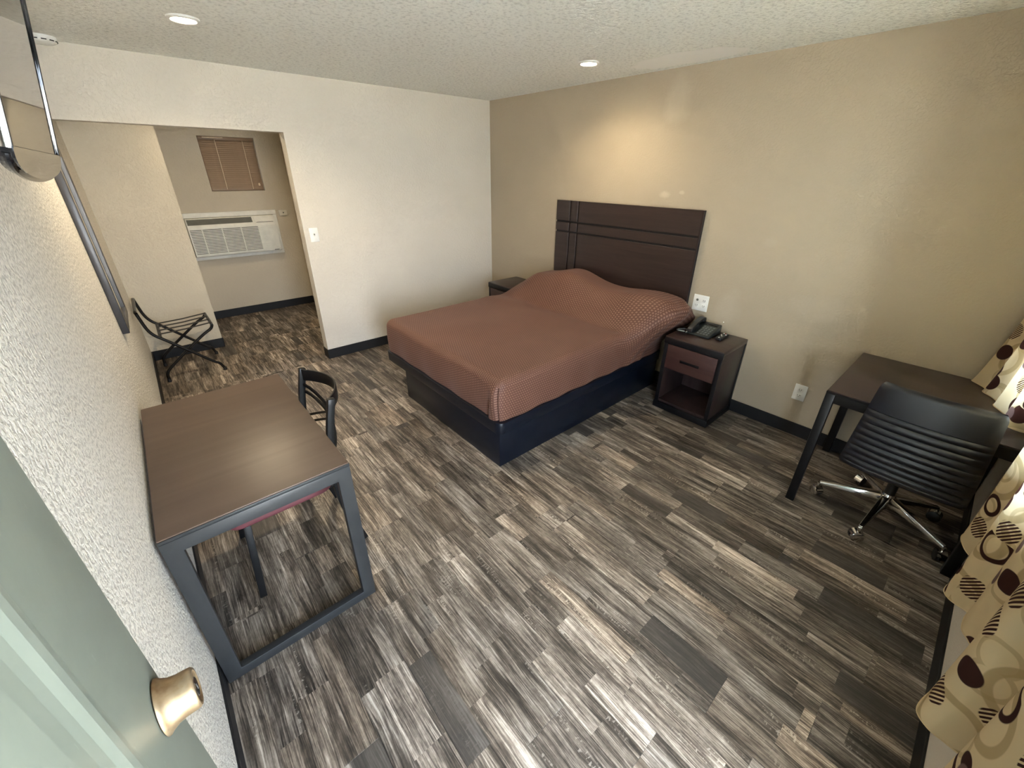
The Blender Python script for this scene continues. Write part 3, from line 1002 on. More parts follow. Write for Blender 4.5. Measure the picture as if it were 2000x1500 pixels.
def bedspread():
    X0, X1, Y0, Y1, Z0, ZT = 1.612, 3.470, 2.078, 3.630, 0.338, 0.622
    NX, NY, NZ = 110, 96, 20
    Rr = 0.055
    mb = MB()
    uvs = []

    def place(x, y, z):
        # rounded-box mapping, then pillows, sag and drape
        qx = min(max(x, X0 + Rr), X1 + 1)
        qy = min(max(y, Y0 + Rr), Y1 - Rr)
        qz = min(z, ZT - Rr)
        d = Vector((x - qx, y - qy, z - qz))
        if d.length > 1e-9:
            k = max(abs(d.x), abs(d.y), abs(d.z)) / Rr
            d = d.normalized() * Rr * k
        p = Vector((qx, qy, qz)) + d
        hz = sm(Z0, ZT, z)                                    # 0 at the hem, 1 on top
        # mattress crown and sag
        cxn = (y - (Y0 + Y1) / 2) / ((Y1 - Y0) / 2)
        p.z += 0.012 * (1 - cxn * cxn) * hz * sm(X0, X0 + .4, x)
        # pillows under the cover
        up = sm(2.84, 3.20, x) * (1 - 0.40 * sm(3.36, 3.48, x))
        hump = 0.205 + 0.082 * math.exp(-((y - 2.95) / 0.25) ** 2) + 0.052 * math.exp(-((y - 2.13) / 0.20) ** 2)
        edge = (0.80 + 0.20 * sm(0, 0.16, y - Y0 + .02)) * sm(0, 0.30, Y1 - y + .02)
        p.z += hump * up * (0.35 + 0.65 * edge) * hz
        # near side bulges out and hangs over the pillow end
        flare = sm(2.75, 3.30, x)
        if y < Y0 + 0.25:
            w = (1 - sm(Y0, Y0 + .25, y))
            tt = (z - Z0) / (ZT - Z0)
            prof = sm(0.15, 0.85, tt) * (1 - 0.15 * sm(.85, 1, tt))
            p.y -= w * flare * 0.250 * prof
            p.z -= w * (1 - hz) * 0.030 * math.sin(PI * sm(2.6, 3.4, x))
            p.y -= w * 0.006 * math.sin(x * 21 + 3 * z) * (1 - hz)
            # diagonal tension fold from the pillow to the hem
            e = (x - (2.93 + 0.30 * (z - Z0) / (ZT - Z0)))
            p.y -= w * 0.020 * math.exp(-(e / 0.035) ** 2) * (1 - abs(2 * (z - Z0) / (ZT - Z0) - 1) * 0.6)
            e2 = (x - (3.12 + 0.22 * (z - Z0) / (ZT - Z0)))
            p.y -= w * 0.016 * math.exp(-(e2 / 0.04) ** 2)
        if x < X0 + .08:
            w = 1 - sm(X0, X0 + .08, x)
            p.x -= w * 0.010 * math.sin(PI * (z - Z0) / (ZT - Z0))
            p.x += w * 0.004 * math.sin(y * 17) * (1 - hz)
            # tucked hospital corner: a groove beside the near corner and a soft bulge next to it
            g = math.exp(-((y - (Y0 + .022)) / 0.007) ** 2) * (1 - sm(ZT - .07, ZT - .03, z))
            bgl = math.exp(-((y - (Y0 + .075 + .02 * math.sin(9 * z))) / 0.035) ** 2) * (1 - sm(ZT - .10, ZT - .03, z))
            p.x += w * 0.026 * g
            p.x -= w * 0.016 * bgl
            crease = math.exp(-((y - (Y0 + .12 - .25 * (z - Z0))) / 0.008) ** 2) * (1 - sm(Z0 + .08, Z0 + .2, z))
            p.x += w * 0.012 * crease
        # loose quilting ripples on top
        if hz > .9:
            p.z += 0.0035 * math.sin(x * 5.3 + y * 2.1) * math.sin(y * 6.7 - x * 1.4)
            p.z += 0.010 * math.exp(-((x - 2.80 - 0.10 * math.sin(3 * y)) / 0.10) ** 2) * math.sin(y * 4)
        return p

    def lin(a, b, n):
        return [a + (b - a) * i / n for i in range(n + 1)]

    def edge_lin(a, b, n):            # denser near the ends
        out = []
        for i in range(n + 1):
            t = i / n
            t2 = t + 0.11 * math.sin(2 * PI * t) * -1
            out.append(a + (b - a) * t2)
        return out
    xs = edge_lin(X0, X1, NX)
    ys = edge_lin(Y0, Y1, NY)
    zs = [Z0 + (ZT - Z0) * (1 - (1 - i / NZ) ** 1.25) for i in range(NZ + 1)]
    vid = {}

    def vert(x, y, z):
        k = (round(x, 5), round(y, 5), round(z, 5))
        if k not in vid:
            vid[k] = len(mb.v)
            mb.v.append(tuple(place(x, y, z)))
        return vid[k]

    def quad(c, uv):
        mb.f.append(tuple(vert(*p) for p in c))
        uvs.append(uv)
    for i in range(NX):
        for j in range(NY):
            c = [(xs[i], ys[j], ZT), (xs[i + 1], ys[j], ZT), (xs[i + 1], ys[j + 1], ZT), (xs[i], ys[j + 1], ZT)]
            quad(c, [(p[0], p[1]) for p in c])
    for i in range(NX):
        for k in range(NZ):
            c = [(xs[i], Y0, zs[k]), (xs[i + 1], Y0, zs[k]), (xs[i + 1], Y0, zs[k + 1]), (xs[i], Y0, zs[k + 1])]
            quad(c, [(p[0], Y0 - (ZT - p[2])) for p in c])
            c = [(xs[i + 1], Y1, zs[k]), (xs[i], Y1, zs[k]), (xs[i], Y1, zs[k + 1]), (xs[i + 1], Y1, zs[k + 1])]
            quad(c, [(p[0], Y1 + (ZT - p[2])) for p in c])
    for j in range(NY):
        for k in range(NZ):
            c = [(X0, ys[j + 1], zs[k]), (X0, ys[j], zs[k]), (X0, ys[j], zs[k + 1]), (X0, ys[j + 1], zs[k + 1])]
            quad(c, [(X0 - (ZT - p[2]), p[1]) for p in c])
            c = [(X1, ys[j], zs[k]), (X1, ys[j + 1], zs[k]), (X1, ys[j + 1], zs[k + 1]), (X1, ys[j], zs[k + 1])]
            quad(c, [(X1 + (ZT - p[2]), p[1]) for p in c])
    me = bpy.data.meshes.new('bedspread')
    org = Vector(bd.location)
    me.from_pydata([tuple(Vector(p) - org) for p in mb.v], [], mb.f)
    ul = me.uv_layers.new(name='UVMap')
    for fi, poly in enumerate(me.polygons):
        poly.use_smooth = True
        for li, uv in zip(poly.loop_indices, uvs[fi]):
            ul.data[li].uv = uv
    me.materials.append(MAT['spread'])
    o = bpy.data.objects.new('bedspread', me)
    COL.objects.link(o)
    o.parent = bd
    o['label'] = 'brown bedspread woven with rows of pale dots, tucked in at the foot'
    return o


bedspread()

# headboard, fixed to the wall: one panel with a dark routed grid
hb = thing('headboard', (XR, 2.69, 0.52), 'wide dark espresso headboard with crossing grooves on the tan wall', 'headboard')
HX0, HX1 = XR - 0.030, XR - 0.001
MB().box((HX0 + .014, 1.935, 0.52), (HX1, 3.450, 1.505)).build('backing_panel', 'groove', hb)
for (ya, yb_) in ((1.947, 3.157), (3.175, 3.260), (3.278, 3.450)):
    for (za, zb) in ((0.52, 1.209), (1.227, 1.303), (1.321, 1.505)):
        MB().box((HX0, ya, za), (HX0 + .016, yb_, zb)).build('raised_panel', 'espresso', hb, bevel=0.0012, seg=1)
MB().box((HX0 - .001, 1.935, 0.52), (HX0 + .016, 1.947, 1.505)).build('edge_band', 'espresso_z', hb)


# ------------------------------------------------------------------ nightstands
def nightstand(x0, y0, y1, label):
    x1, H = XR - 0.010, 0.626
    t = thing('nightstand', ((x0 + x1) / 2, (y0 + y1) / 2, 0), label, 'nightstand', 'nightstands beside the bed')
    T = 0.022
    MB().box((x0, y0, H - .034), (x1, y1, H)).build('top', 'espresso_x', t, bevel=0.004)
    MB().box((x0 - .002, y0 - .002, H - .058), (x0 + .020, y1 + .002, H - .008)).build('front_edge', 'black', t, bevel=0.004)
    for (a, b) in ((y0 + .004, y0 + .004 + T), (y1 - .004 - T, y1 - .004)):
        MB().box((x0 + .012, a, 0.055), (x1, b, H - .034)).build('side_panel', 'espresso_z', t, bevel=0.001)
    for (a, b) in ((y0 + .001, y0 + .030), (y1 - .030, y1 - .001)):
        MB().box((x0 + .004, a, 0.050), (x0 + .014, b, H - .056)).build('front_stile', 'black', t, bevel=0.002)
    for a in (y0, y1 - .006):
        MB().box((x1 - .028, a, 0.0), (x1 - .001, a + .006, H - .034)).build('rear_stile', 'black', t, bevel=0.001)
    MB().box((x1 - .012, y0 + .026, 0.055), (x1 - .002, y1 - .026, H - .034)).build('back_panel', 'espresso_z', t)
    MB().box((x0 + .014, y0 + .026, 0.055), (x1 - .012, y1 - .026, 0.073)).build('bottom_shelf', 'espresso_z', t)
    MB().box((x0 + .030, y0 + .026, 0.350), (x1 - .012, y1 - .026, 0.366)).build('divider_shelf', 'espresso_z', t)
    MB().box((x0 - .006, y0 - .004, 0.0), (x1, y1 + .004, 0.055)).build('plinth', 'black', t, bevel=0.004)
    d = MB().box((x0 + .002, y0 + .032, 0.368), (x0 + .020, y1 - .032, H - .062)).build('drawer', 'drawer', t, bevel=0.002)
    yc = (y0 + y1) / 2
    MB().box((x0 + .0005, yc - .075, 0.444), (x0 + .004, yc + .075, 0.464)).build('finger_pull', 'black', d, bevel=0.0015, label='slim dark finger pull')
    return t


nightstand(3.100, 1.410, 1.862, 'espresso nightstand with drawer and open shelf holding the telephone')
nightstand(3.085, 3.660, 4.075, 'second espresso nightstand half hidden behind the bed by the back wall')

# ------------------------------------------------------------------ telephone and remote control
NZ_ = 0.626
ph = thing('telephone', (3.37, 1.70, NZ_), 'dark corded desk telephone on the nightstand', 'telephone')


def ptop(x):
    return NZ_ + 0.016 + (x - 3.265) / 0.205 * 0.052


pv = [(3.265, NZ_ + .0005), (3.470, NZ_ + .0005), (3.470, ptop(3.470)), (3.265, ptop(3.265))]
MB().prism(pv, 1.605, 1.790, 'xz').build('body', 'phone', ph, bevel=0.005)
km = None
for r in range(5):
    for c_ in range(4):
        xx, yy = 3.290 + r * 0.026, 1.634 + c_ * 0.023
        mtx = Matrix.Translation((xx, yy, ptop(xx))) @ Matrix.Rotation(-math.atan2(.052, .205), 4, 'Y')
        MB().box((-.008, -.0075, -.002), (.008, .0075, .003), mtx).build('key', 'key', ph, bevel=0.001, seg=1)
mtx = Matrix.Translation((3.435, 1.668, ptop(3.435))) @ Matrix.Rotation(-math.atan2(.052, .205), 4, 'Y')
MB().box((-.014, -.045, -.002), (.014, .045, .0015), mtx).build('label_window', 'glossblack', ph, bevel=0.001)
hs = MB()
path = [(3.262, 1.758, ptop(3.262) + .022), (3.285, 1.758, ptop(3.285) + .030), (3.33, 1.758, ptop(3.33) + .038), (3.39, 1.758, ptop(3.39) + .038), (3.44, 1.758, ptop(3.44) + .030), (3.470, 1.758, ptop(3.47) + .018)]
hs.bar(catmull(path, 5), 0.042, 0.022)
for xx in (3.278, 3.452):
    hs.box((xx - .022, 1.736, ptop(xx) + .002), (xx + .022, 1.780, ptop(xx) + .026))
hs.build('handset', 'blackplastic', ph, bevel=0.006, seg=3)
cpts = []
for k in range(36):
    a = k / 35
    th = -0.3 + a * 2 * PI * 0.93
    cpts.append((3.262 + 0.045 * math.sin(th) + .02 * a, 1.822 + 0.044 * -math.cos(th) * (1 - .15 * a), NZ_ + .0145 + .006 * math.sin(a * 9)))
MB().tube(cpts, 0.0052, 8).build('handset_cord', 'cord', ph, smooth=True)

rc = thing('remote_control', (3.38, 1.552, NZ_), 'small black remote control beside the telephone', 'remote control')
MB().prism(rrect(3.300, 1.528, 3.450, 1.574, .014), NZ_ + .0006, NZ_ + .021, 'xy').build('body', 'blackplastic', rc, bevel=0.005)
for i in range(6):
    for j in range(3):
        m_ = 'whitekey' if (i, j) in ((0, 1), (2, 1), (4, 0), (5, 2), (3, 2)) else 'key'
        if (i, j) == (5, 1):
            m_ = 'redkey'
        MB().lathe([(0.0048, 0), (0.0048, 0.0025), (0.003, 0.0035)], 8, (3.316 + i * .0225, 1.539 + j * .012, NZ_ + .0205)).build('button', m_, rc)


# ------------------------------------------------------------------ steel-framed table by the left wall
def loop_frame(t, y0, y1, x0, x1, zt, w, mat):
    """closed rectangular end frame of flat tube, face towards -y"""
    fr = MB()
    o = [(x0, 0.0), (x1, 0.0), (x1, zt), (x0, zt)]
    i = [(x0 + w, w * 0.85), (x1 - w, w * 0.85), (x1 - w, zt - w), (x0 + w, zt - w)]
    vs = [(a, y0, b) for a, b in o + i] + [(a, y1, b) for a, b in o + i]
    fs = []
    for k in range(4):
        j = (k + 1) % 4
        fs += [(k, j, 4 + j, 4 + k), (8 + k, 8 + 4 + k, 8 + 4 + j, 8 + j), (k, 8 + k, 8 + j, j), (4 + k, 4 + j, 12 + j, 12 + k)]
    return fr.add(vs, fs).build('end_frame', mat, t, bevel=0.003)


tb = thing('table', (0.305, 2.26, 0), 'brown-topped table with rectangular charcoal steel end frames against the left wall', 'table')
TX0, TX1, TY0, TY1, TZ = 0.012, 0.598, 1.758, 2.762, 0.750
loop_frame(tb, TY0, TY0 + .032, TX0, TX1, TZ - .016, 0.052, 'steel')
loop_frame(tb, TY1 - .032, TY1, TX0, TX1, TZ - .016, 0.052, 'steel')
for xx in (TX0 + .004, TX1 - .034):
    MB().box((xx, TY0 + .032, TZ - .056), (xx + .030, TY1 - .032, TZ - .018)).build('side_rail', 'steel', tb, bevel=0.002)
MB().box((TX0, TY0, TZ - .0155), (TX1, TY1, TZ - .004)).build('top_edge', 'steel', tb, bevel=0.001)
MB().box((TX0 + .002, TY0 + .002, TZ - .004), (TX1 - .002, TY1 - .002, TZ + .002)).build('tabletop', 'tabletop', tb, bevel=0.0015)

# ------------------------------------------------------------------ metal chair pushed under it
ch = thing('dining_chair', (0.42, 2.30, 0), 'black metal chair with maroon seat pushed under the brown table', 'chair')
CYN, CYF = 2.095, 2.500
for yy in (CYN, CYF):
    MB().bar(catmull([(0.690, yy, 0.004), (0.628, yy, 0.25), (0.612, yy, 0.46), (0.632, yy, 0.68), (0.668, yy, 0.860)], 6), 0.026, 0.030, up=(1, 0, 0)).build('back_post', 'blacksteel', ch, bevel=0.002)
    MB().bar([(0.200, yy - (.02 if yy == CYN else -.02), 0.004), (0.235, yy, 0.435)], 0.026, 0.028, up=(1, 0, 0)).build('front_leg', 'blacksteel', ch, bevel=0.002)
    MB().bar([(0.215, yy, 0.423), (0.615, yy, 0.423)], 0.022, 0.026).build('seat_rail', 'blacksteel', ch, bevel=0.002)
for xx in (0.222, 0.608):
    MB().bar([(xx, CYN, 0.423), (xx, CYF, 0.423)], 0.022, 0.026).build('cross_rail', 'blacksteel', ch, bevel=0.002)


def bow(p, q, depth, n=14):
    p, q = Vector(p), Vector(q)
    return [p.lerp(q, k / n) + Vector((depth * math.sin(PI * k / n) ** 0.8, 0, 0)) for k in range(n + 1)]


MB().bar(bow((0.660, CYF - .01, 0.828), (0.660, CYN + .01, 0.828), 0.085), 0.008, 0.062).build('top_rail', 'blacksteel', ch, bevel=0.002, smooth=True)
for (za, zb) in ((0.775, 0.600), (0.735, 0.560)):
    MB().bar(bow((0.655, CYF - .01, za), (0.628, CYN + .01, zb), 0.060), 0.010, 0.012).build('cross_bar', 'blacksteel', ch)
    MB().bar(bow((0.655, CYN + .01, za), (0.628, CYF - .01, zb), 0.052), 0.010, 0.012).build('cross_bar', 'blacksteel', ch)
MB().prism(rrect(0.165, 2.030, 0.590, 2.560, .06), 0.437, 0.487, 'xy').build('seat', 'vinyl_red', ch, bevel=0.015, seg=3, label='maroon vinyl seat pad')

# ------------------------------------------------------------------ luggage rack
lr = thing('luggage_rack', (0.29, 5.195, 0), 'folding black metal luggage rack standing by the alcove wall', 'luggage rack')
RN, RF = 4.940, 5.440
for yy in (RN, RF):
    MB().tube(catmull([(0.505, yy, 0.012), (0.480, yy, 0.075), (0.430, yy, 0.118), (0.285, yy, 0.265), (0.150, yy, 0.400), (0.095, yy, 0.455), (0.062, yy, 0.520), (0.040, yy, 0.630), (0.034, yy, 0.668)], 5), 0.0125, 10).build('guard_leg', 'tube', lr, smooth=True)
    yb2 = yy + (0.028 if yy == RN else -0.028)
    MB().tube(catmull([(0.075, yb2, 0.012), (0.082, yb2, 0.085), (0.130, yb2, 0.140), (0.285, yb2, 0.265), (0.420, yb2, 0.368), (0.495, yb2, 0.415), (0.515, yb2, 0.448)], 5), 0.0125, 10).build('support_leg', 'tube', lr, smooth=True)
    MB().lathe([(0.006, -0.024), (0.006, 0.024)], 10, (0.285, (yy + yb2) / 2, 0.265), (0, 1, 0)).build('pivot_rivet', 'chrome', lr)
    for (xx, y2) in ((0.505, yy), (0.075, yb2)):
        MB().lathe([(0.015, 0.0), (0.016, 0.004), (0.0145, 0.030)], 10, (xx, y2, 0.0005)).build('foot_cap', 'strap', lr)
MB().tube(catmull([(0.034, RN, 0.668), (0.032, RN + .02, 0.676), (0.032, RF - .02, 0.676), (0.034, RF, 0.668)], 5), 0.0125, 10).build('guard_bar', 'tube', lr, smooth=True)
MB().tube([(0.515, RN + .028, 0.448), (0.515, RF - .028, 0.448)], 0.0125, 10).build('front_bar', 'tube', lr, smooth=True)
MB().tube([(0.128, RN, 0.424), (0.128, RF, 0.424)], 0.0125, 10).build('rear_bar', 'tube', lr, smooth=True)
for yy in (5.01, 5.13, 5.25, 5.37):
    MB().bar([(0.128, yy, 0.4385), (0.32, yy, 0.444), (0.515, yy, 0.4625)], 0.034, 0.003).build('strap', 'strap', lr)

# ------------------------------------------------------------------ mirror on the left wall
mr = thing('wall_mirror', (0.0, 3.87, 0.875), 'tall dark-framed mirror on the left wall beyond the television', 'mirror')
MY0, MY1, MZ0, MZ1, MD = 3.62, 4.16, 0.875, 1.86, 0.034
for nm, a, b in (('stile', (0.001, MY0, MZ0), (MD, MY0 + .05, MZ1)), ('stile', (0.001, MY1 - .05, MZ0), (MD, MY1, MZ1)), ('rail', (0.001, MY0 + .05, MZ0), (MD, MY1 - .05, MZ0 + .05)), ('rail', (0.001, MY0 + .05, MZ1 - .05), (MD, MY1 - .05, MZ1))):
    MB().box(a, b).build(nm, 'frame', mr, bevel=0.003)
MB().box((0.004, MY0 + .05, MZ0 + .05), (0.022, MY1 - .05, MZ1 - .05)).build('glass', 'mirror', mr)
MB().box((0.022, MY0 + .05, MZ0 + .05), (0.030, MY0 + .062, MZ1 - .05)).box((0.022, MY1 - .062, MZ0 + .05), (0.030, MY1 - .05, MZ1 - .05)).build('inner_lip', 'frame_in', mr)

# ------------------------------------------------------------------ television on a tilting bracket
tv = thing('television', (0.0, 1.675, 1.75), 'glossy black flat television mounted high on the left wall, tilted down', 'television')
TIL = math.radians(9.3)
tvm = Matrix.Translation((0.1375, 1.675, 1.785)) @ Matrix.Rotation(TIL, 4, 'Y')   # local: x out of screen, y along wall, z up the screen
HW, HH = 0.365, 0.43


def tvbox(a, b):
    return MB().box(a, b, tvm)


tvbox((-0.045, -HW, 0.0), (-0.002, HW, HH)).build('back_shell', 'blackplastic', tv, bevel=0.006)
for (a, b) in (((-0.004, HW - .010, 0.0), (0.006, HW, HH)), ((-0.004, -HW, 0.0), (0.006, -HW + .010, HH)), ((-0.004, -HW + .010, HH - .010), (0.006, HW - .010, HH))):
    tvbox(a, b).build('bezel', 'glossblack', tv, bevel=0.002)
tvbox((-0.006, -HW - .004, 0.0), (0.004, -HW, HH)).build('chrome_trim', 'chrome', tv, bevel=0.001)
tvbox((-0.003, -HW + .010, 0.004), (0.0015, HW - .010, HH - .010)).build('screen', 'screen', tv)
poly = [(HW, 0.003), (-HW, 0.003)]
for k in range(0, 25):
    a = PI * k / 24
    poly.append((-HW * math.cos(a) * 1.0, -0.004 - 0.040 * math.sin(a) ** 0.8))
chn = MB()
vsf = [tvm @ Vector((0.0055, p, q)) for p, q in poly]
vsb = [tvm @ Vector((-0.012, p, q)) for p, q in poly]
m_ = len(poly)
chn.add(vsf + vsb, [tuple(range(m_)), tuple(reversed(range(m_, 2 * m_)))] + [(k, m_ + k, m_ + (k + 1) % m_, (k + 1) % m_) for k in range(m_)])
chn.build('chin', 'screen', tv, weld=True)
MB().tube([tvm @ Vector((-0.002, -p, q - .002)) for p, q in poly[2:]], 0.0042, 8).build('chin_trim', 'glossblack', tv, smooth=True)
MB().box((0.001, 1.60, 1.83), (0.014, 1.75, 2.12)).build('wall_plate', 'blacksteel', tv, bevel=0.002)
MB().box((0.014, 1.635, 1.93), (0.135, 1.715, 2.00)).build('bracket_arm', 'blacksteel', tv, bevel=0.003)

# ------------------------------------------------------------------ desk in the corner by the window
dk = thing('desk', (3.12, 0.43, 0), 'square dark-topped desk on black square legs in the corner by the curtain', 'desk')
KX0, KX1, KY0, KY1, KZ_ = 2.736, XR - 0.012, 0.003, 0.735, 0.740
LG = 0.042
for (xx, yy) in ((KX0, KY1 - LG), (KX1 - LG, KY1 - LG), (KX0, KY0), (KX1 - LG, KY0)):
    MB().box((xx, yy, 0.0005), (xx + LG, yy + LG, KZ_ - .014)).build('leg', 'blacksteel', dk, bevel=0.003)
for yy in (KY1 - LG, KY0):
    MB().box((KX0 + LG, yy + .004, KZ_ - .064), (KX1 - LG, yy + LG - .004, KZ_ - .014)).build('apron', 'blacksteel', dk, bevel=0.002)
for xx in (KX0, KX1 - LG):
    MB().box((xx + .004, KY0 + LG, KZ_ - .064), (xx + LG - .004, KY1 - LG, KZ_ - .014)).build('apron', 'blacksteel', dk, bevel=0.002)
MB().box((KX0, KY0, KZ_ - .014), (KX1, KY1, KZ_ - .003)).build('top_edge', 'blacksteel', dk, bevel=0.001)
MB().box((KX0 + .002, KY0 + .002, KZ_ - .003), (KX1 - .002, KY1 - .002, KZ_ + .003)).build('desktop', 'deskdark', dk, bevel=0.0015)

# ------------------------------------------------------------------ office chair
oc = thing('office_chair', (2.965, 0.333, 0), 'black ribbed-back office chair with chrome five-star base at the desk', 'chair')
OX, OY = 2.965, 0.333
MB().lathe([(0.030, 0.085), (0.036, 0.10), (0.036, 0.165), (0.030, 0.180)], 20, (OX, OY, 0)).build('hub', 'chrome', oc, smooth=True)
MB().lathe([(0.024, 0.180), (0.024, 0.30), (0.016, 0.302), (0.016, 0.405)], 18, (OX, OY, 0)).build('gas_lift', 'blackplastic', oc, smooth=True)
for k in range(5):
    a = math.radians(99.6 + 72 * k)
    dx, dy = math.cos(a), math.sin(a)
    sxv, syv = -dy, dx
    vs = []
    for (r, hw, zt, zb) in ((0.025, 0.024, 0.168, 0.120), (0.15, 0.020, 0.138, 0.108), (0.298, 0.012, 0.098, 0.082)):
        for (s_, z_) in ((-1, zb), (1, zb), (0.72, zt), (-0.72, zt)):
            vs.append((OX + dx * r + sxv * hw * s_, OY + dy * r + syv * hw * s_, z_))
    fs = [(0, 1, 2, 3), (8, 11, 10, 9)]
    for i in range(2):
        for j in range(4):
            q = (j + 1) % 4
            fs.append((i * 4 + j, (i + 1) * 4 + j, (i + 1) * 4 + q, i * 4 + q))
    MB().add(vs, fs).build('base_leg', 'chrome', oc, bevel=0.003)
    wx, wy = OX + dx * 0.300, OY + dy * 0.300
    cs = MB().lathe([(0.007, 0.030), (0.007, 0.088)], 10, (wx, wy, 0)).build('caster', 'chrome', oc)
    ca = a + 0.7
    axv = Vector((math.cos(ca), math.sin(ca), 0))
    for sgn in (-1, 1):
        o_ = Vector((wx, wy, 0.0310)) + axv * (0.0125 * sgn)
        MB().lathe([(0.025, -.0095), (0.0305, -.006), (0.0305, .006), (0.025, .0095)], 18, o_, axv).build('wheel', 'chrome' if sgn > 0 else 'blackplastic', cs, smooth=True)
    hood = MB()
    hv, hf = [], []
    side = axv
    fwd = Vector((-axv.y, axv.x, 0))
    for i in range(9):
        th = PI * (0.02 + 0.86 * i / 8)
        for w_ in (-.019, .019):
            hv.append(Vector((wx, wy, 0.0310)) + fwd * (0.0350 * math.cos(th)) + Vector((0, 0, 0.0350 * math.sin(th))) + side * w_)
    for i in range(8):
        hf.append((i * 2, i * 2 + 1, i * 2 + 3, i * 2 + 2))
    hood.add(hv, hf).build('caster_hood', 'chrome', cs, smooth=True)
MB().box((OX - .11, OY - .075, 0.392), (OX + .10, OY + .075, 0.425)).build('seat_mechanism', 'blackplastic', oc, bevel=0.008)
MB().prism(rrect(2.735, 0.100, 3.215, 0.566, .06), 0.425, 0.492, 'xy').build('seat', 'leather', oc, bevel=0.022, seg=3)
MB().tube(catmull([(2.90, OY + .03, .405), (2.90, OY + .17, .395), (2.90, OY + .215, .385)], 4), 0.006, 8).build('height_lever', 'blackplastic', oc)


def chair_back():
    """padded shell with stitched horizontal ribs on both faces"""
    ZB, ZTp = 0.385, 0.892
    NU, NV = 26, 90
    mb = MB()

    def surf(u, v, side):
        z = ZB + (ZTp - ZB) * v
        xm = 2.715 - 0.045 * v - 0.10 * v * (1 - v)
        half = 0.246 - 0.040 * v
        half *= 1 - 0.06 * max(0, (v - .93) / .07) ** 2 - 0.05 * max(0, (.05 - v) / .05) ** 2
        y = OY + 0.001 + half * u
        xm -= 0.020 * (1 - u * u) * 1.0 - 0.012
        th = 0.024
        edge = (1 - abs(u) ** 6) ** 0.5 if abs(u) < 1 else 0.0
        vv = min(1.0, v / 0.03) * min(1.0, (1 - v) / 0.035)
        edge *= math.sqrt(max(0.0, 1 - (1 - vv) ** 2))
        rib = 0.0
        if 0.06 < v < 0.715:
            ph_ = ((v - 0.06) / 0.655 * 9) % 1.0
            rib = -0.012 * (1 - math.sin(PI * ph_) ** 0.55)
        return (xm + side * (th * edge + rib * edge), y, z)
    for side in (-1, 1):
        k = len(mb.v)
        vs = [surf(-1 + 2 * i / NU, j / NV, side) for j in range(NV + 1) for i in range(NU + 1)]
        fs = []
        for j in range(NV):
            for i in range(NU):
                a_ = j * (NU + 1) + i
                fs.append((a_, a_ + 1, a_ + NU + 2, a_ + NU + 1))
        mb.add(vs, fs)
    return mb.build('backrest', 'leather', oc, smooth=True, weld=True)


chair_back()
for yy in (OY - .10, OY + .10):
    MB().bar(catmull([(2.86, yy, .408), (2.76, yy, .402), (2.715, yy, .425), (2.700, yy, .50)], 5), 0.040, 0.010, up=(1, 0, 0)).build('back_bracket', 'blackplastic', oc, bevel=0.002)

# ------------------------------------------------------------------ printed curtain along the front wall


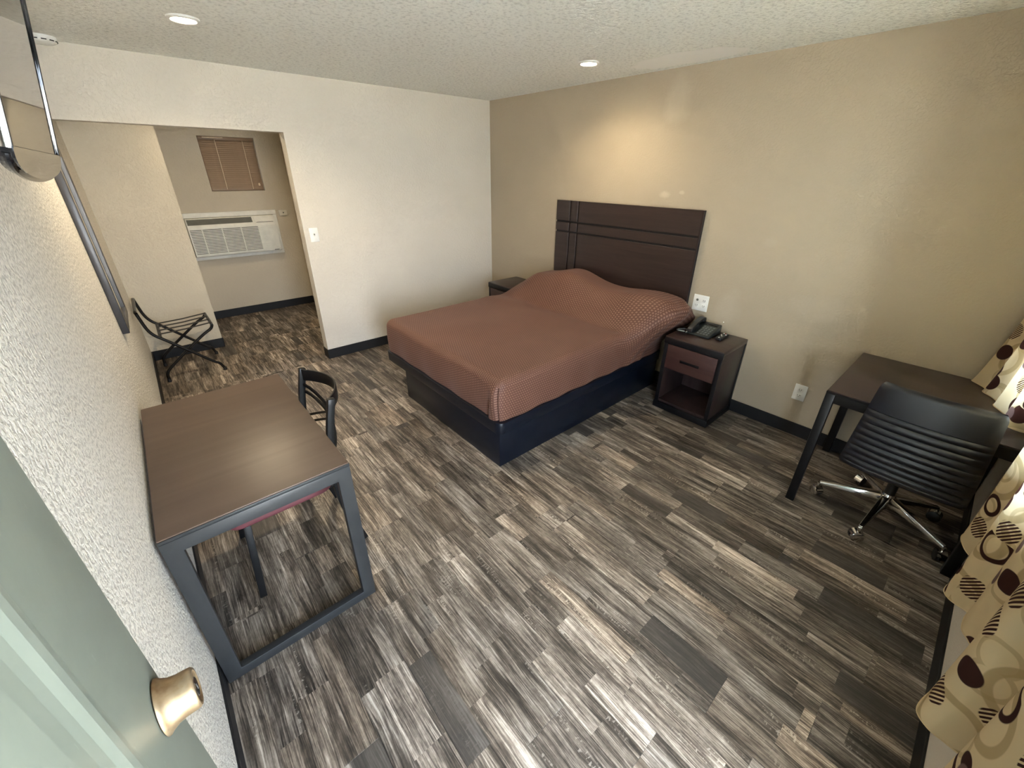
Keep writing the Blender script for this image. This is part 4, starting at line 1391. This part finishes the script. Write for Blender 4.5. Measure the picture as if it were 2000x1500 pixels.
def cloth(root, hem, rod, hemz, ZT=2.26, NV=44):
    """hem: plan points (x, y) of the hem; rod: function x -> y at the rod; hemz: function x -> height of the hem"""
    pts = catmull([Vector((a, b, 0)) for a, b in hem], 8)
    n = len(pts)
    arc = [0.0]
    for i in range(1, n):
        arc.append(arc[-1] + (pts[i] - pts[i - 1]).length)
    verts, faces, uvs = [], [], []
    for j in range(NV + 1):
        v = j / NV
        for i in range(n):
            p = pts[i]
            hz = hemz(p.x)
            z = hz + (ZT - hz) * v
            w = v ** 0.8
            y = p.y * (1 - w) + rod(p.x, p.y) * w
            x = p.x + 0.012 * math.sin(5 * v + p.x * 8) * v
            verts.append((min(x, XR - .006), max(y, 0.010), z))
            uvs.append((arc[i] + root.location.x, z))
    for j in range(NV):
        for i in range(n - 1):
            a = j * n + i
            faces.append((a, a + 1, a + n + 1, a + n))
    me = bpy.data.meshes.new('cloth')
    org = Vector(root.location)
    me.from_pydata([tuple(Vector(p) - org) for p in verts], [], faces)
    ul = me.uv_layers.new(name='UVMap')
    for poly in me.polygons:
        poly.use_smooth = True
        for li in poly.loop_indices:
            ul.data[li].uv = uvs[me.loops[li].vertex_index]
    me.materials.append(MAT['curtain'])
    o = bpy.data.objects.new('cloth', me)
    COL.objects.link(o)
    o.parent = root
    # stitched hem band
    hb_ = [verts[i] for i in range(n)]
    MB().tube([(p[0], p[1], p[2] + .001) for p in hb_], 0.0022, 6).build('hem', 'curtain', root)
    return o


cu = thing('curtain', (2.15, 0.06, 0.4), 'long cream curtain printed with brown circles, hanging below the sill in deep folds', 'curtain', 'printed window curtains')
cloth(cu, [(1.110, 0.040), (1.180, 0.026), (1.260, 0.046), (1.330, 0.058), (1.400, 0.034), (1.452, 0.012), (1.466, 0.040), (1.474, 0.076), (1.500, 0.099), (1.532, 0.104), (1.585, 0.094), (1.650, 0.072), (1.710, 0.053), (1.800, 0.030), (1.870, 0.014), (1.900, 0.026), (1.930, 0.047), (1.980, 0.047), (2.022, 0.041), (2.035, 0.060), (2.050, 0.084), (2.090, 0.100),
           (2.150, 0.092), (2.250, 0.048), (2.340, 0.030), (2.420, 0.072), (2.480, 0.088), (2.560, 0.050), (2.640, 0.030), (2.690, 0.045), (2.712, 0.040)],
      lambda x, y: 0.060 + (y - 0.055) * 0.55,
      lambda x: 0.400 + 0.012 * math.sin(x * 23))
c2_ = thing('curtain', (3.22, 0.10, KZ_ + .003), 'cream circle-printed curtain gathered onto the desktop in the corner', 'curtain', 'printed window curtains')
cloth(c2_, [(2.935, 0.020), (2.925, 0.060), (2.945, 0.100), (3.000, 0.118), (3.060, 0.105), (3.110, 0.122), (3.170, 0.150), (3.230, 0.140), (3.280, 0.160), (3.330, 0.195), (3.390, 0.190), (3.430, 0.215), (3.470, 0.245), (3.500, 0.225)],
      lambda x, y: 0.065 + 0.022 * math.sin(x * 46), lambda x: KZ_ + .0065)
rod_ = thing('curtain_rod', (2.5, 0.06, 2.26), 'thin black curtain rod above the front window', 'curtain rod')
MB().tube([(1.09, 0.060, 2.275), (XR - .010, 0.060, 2.275)], 0.009, 12).build('rod', 'blacksteel', rod_, smooth=True)
for xx in (1.10, 2.45, 3.46):
    MB().box((xx - .01, 0.0005, 2.265), (xx + .01, 0.060, 2.285)).build('bracket', 'blacksteel', rod_, bevel=0.002)
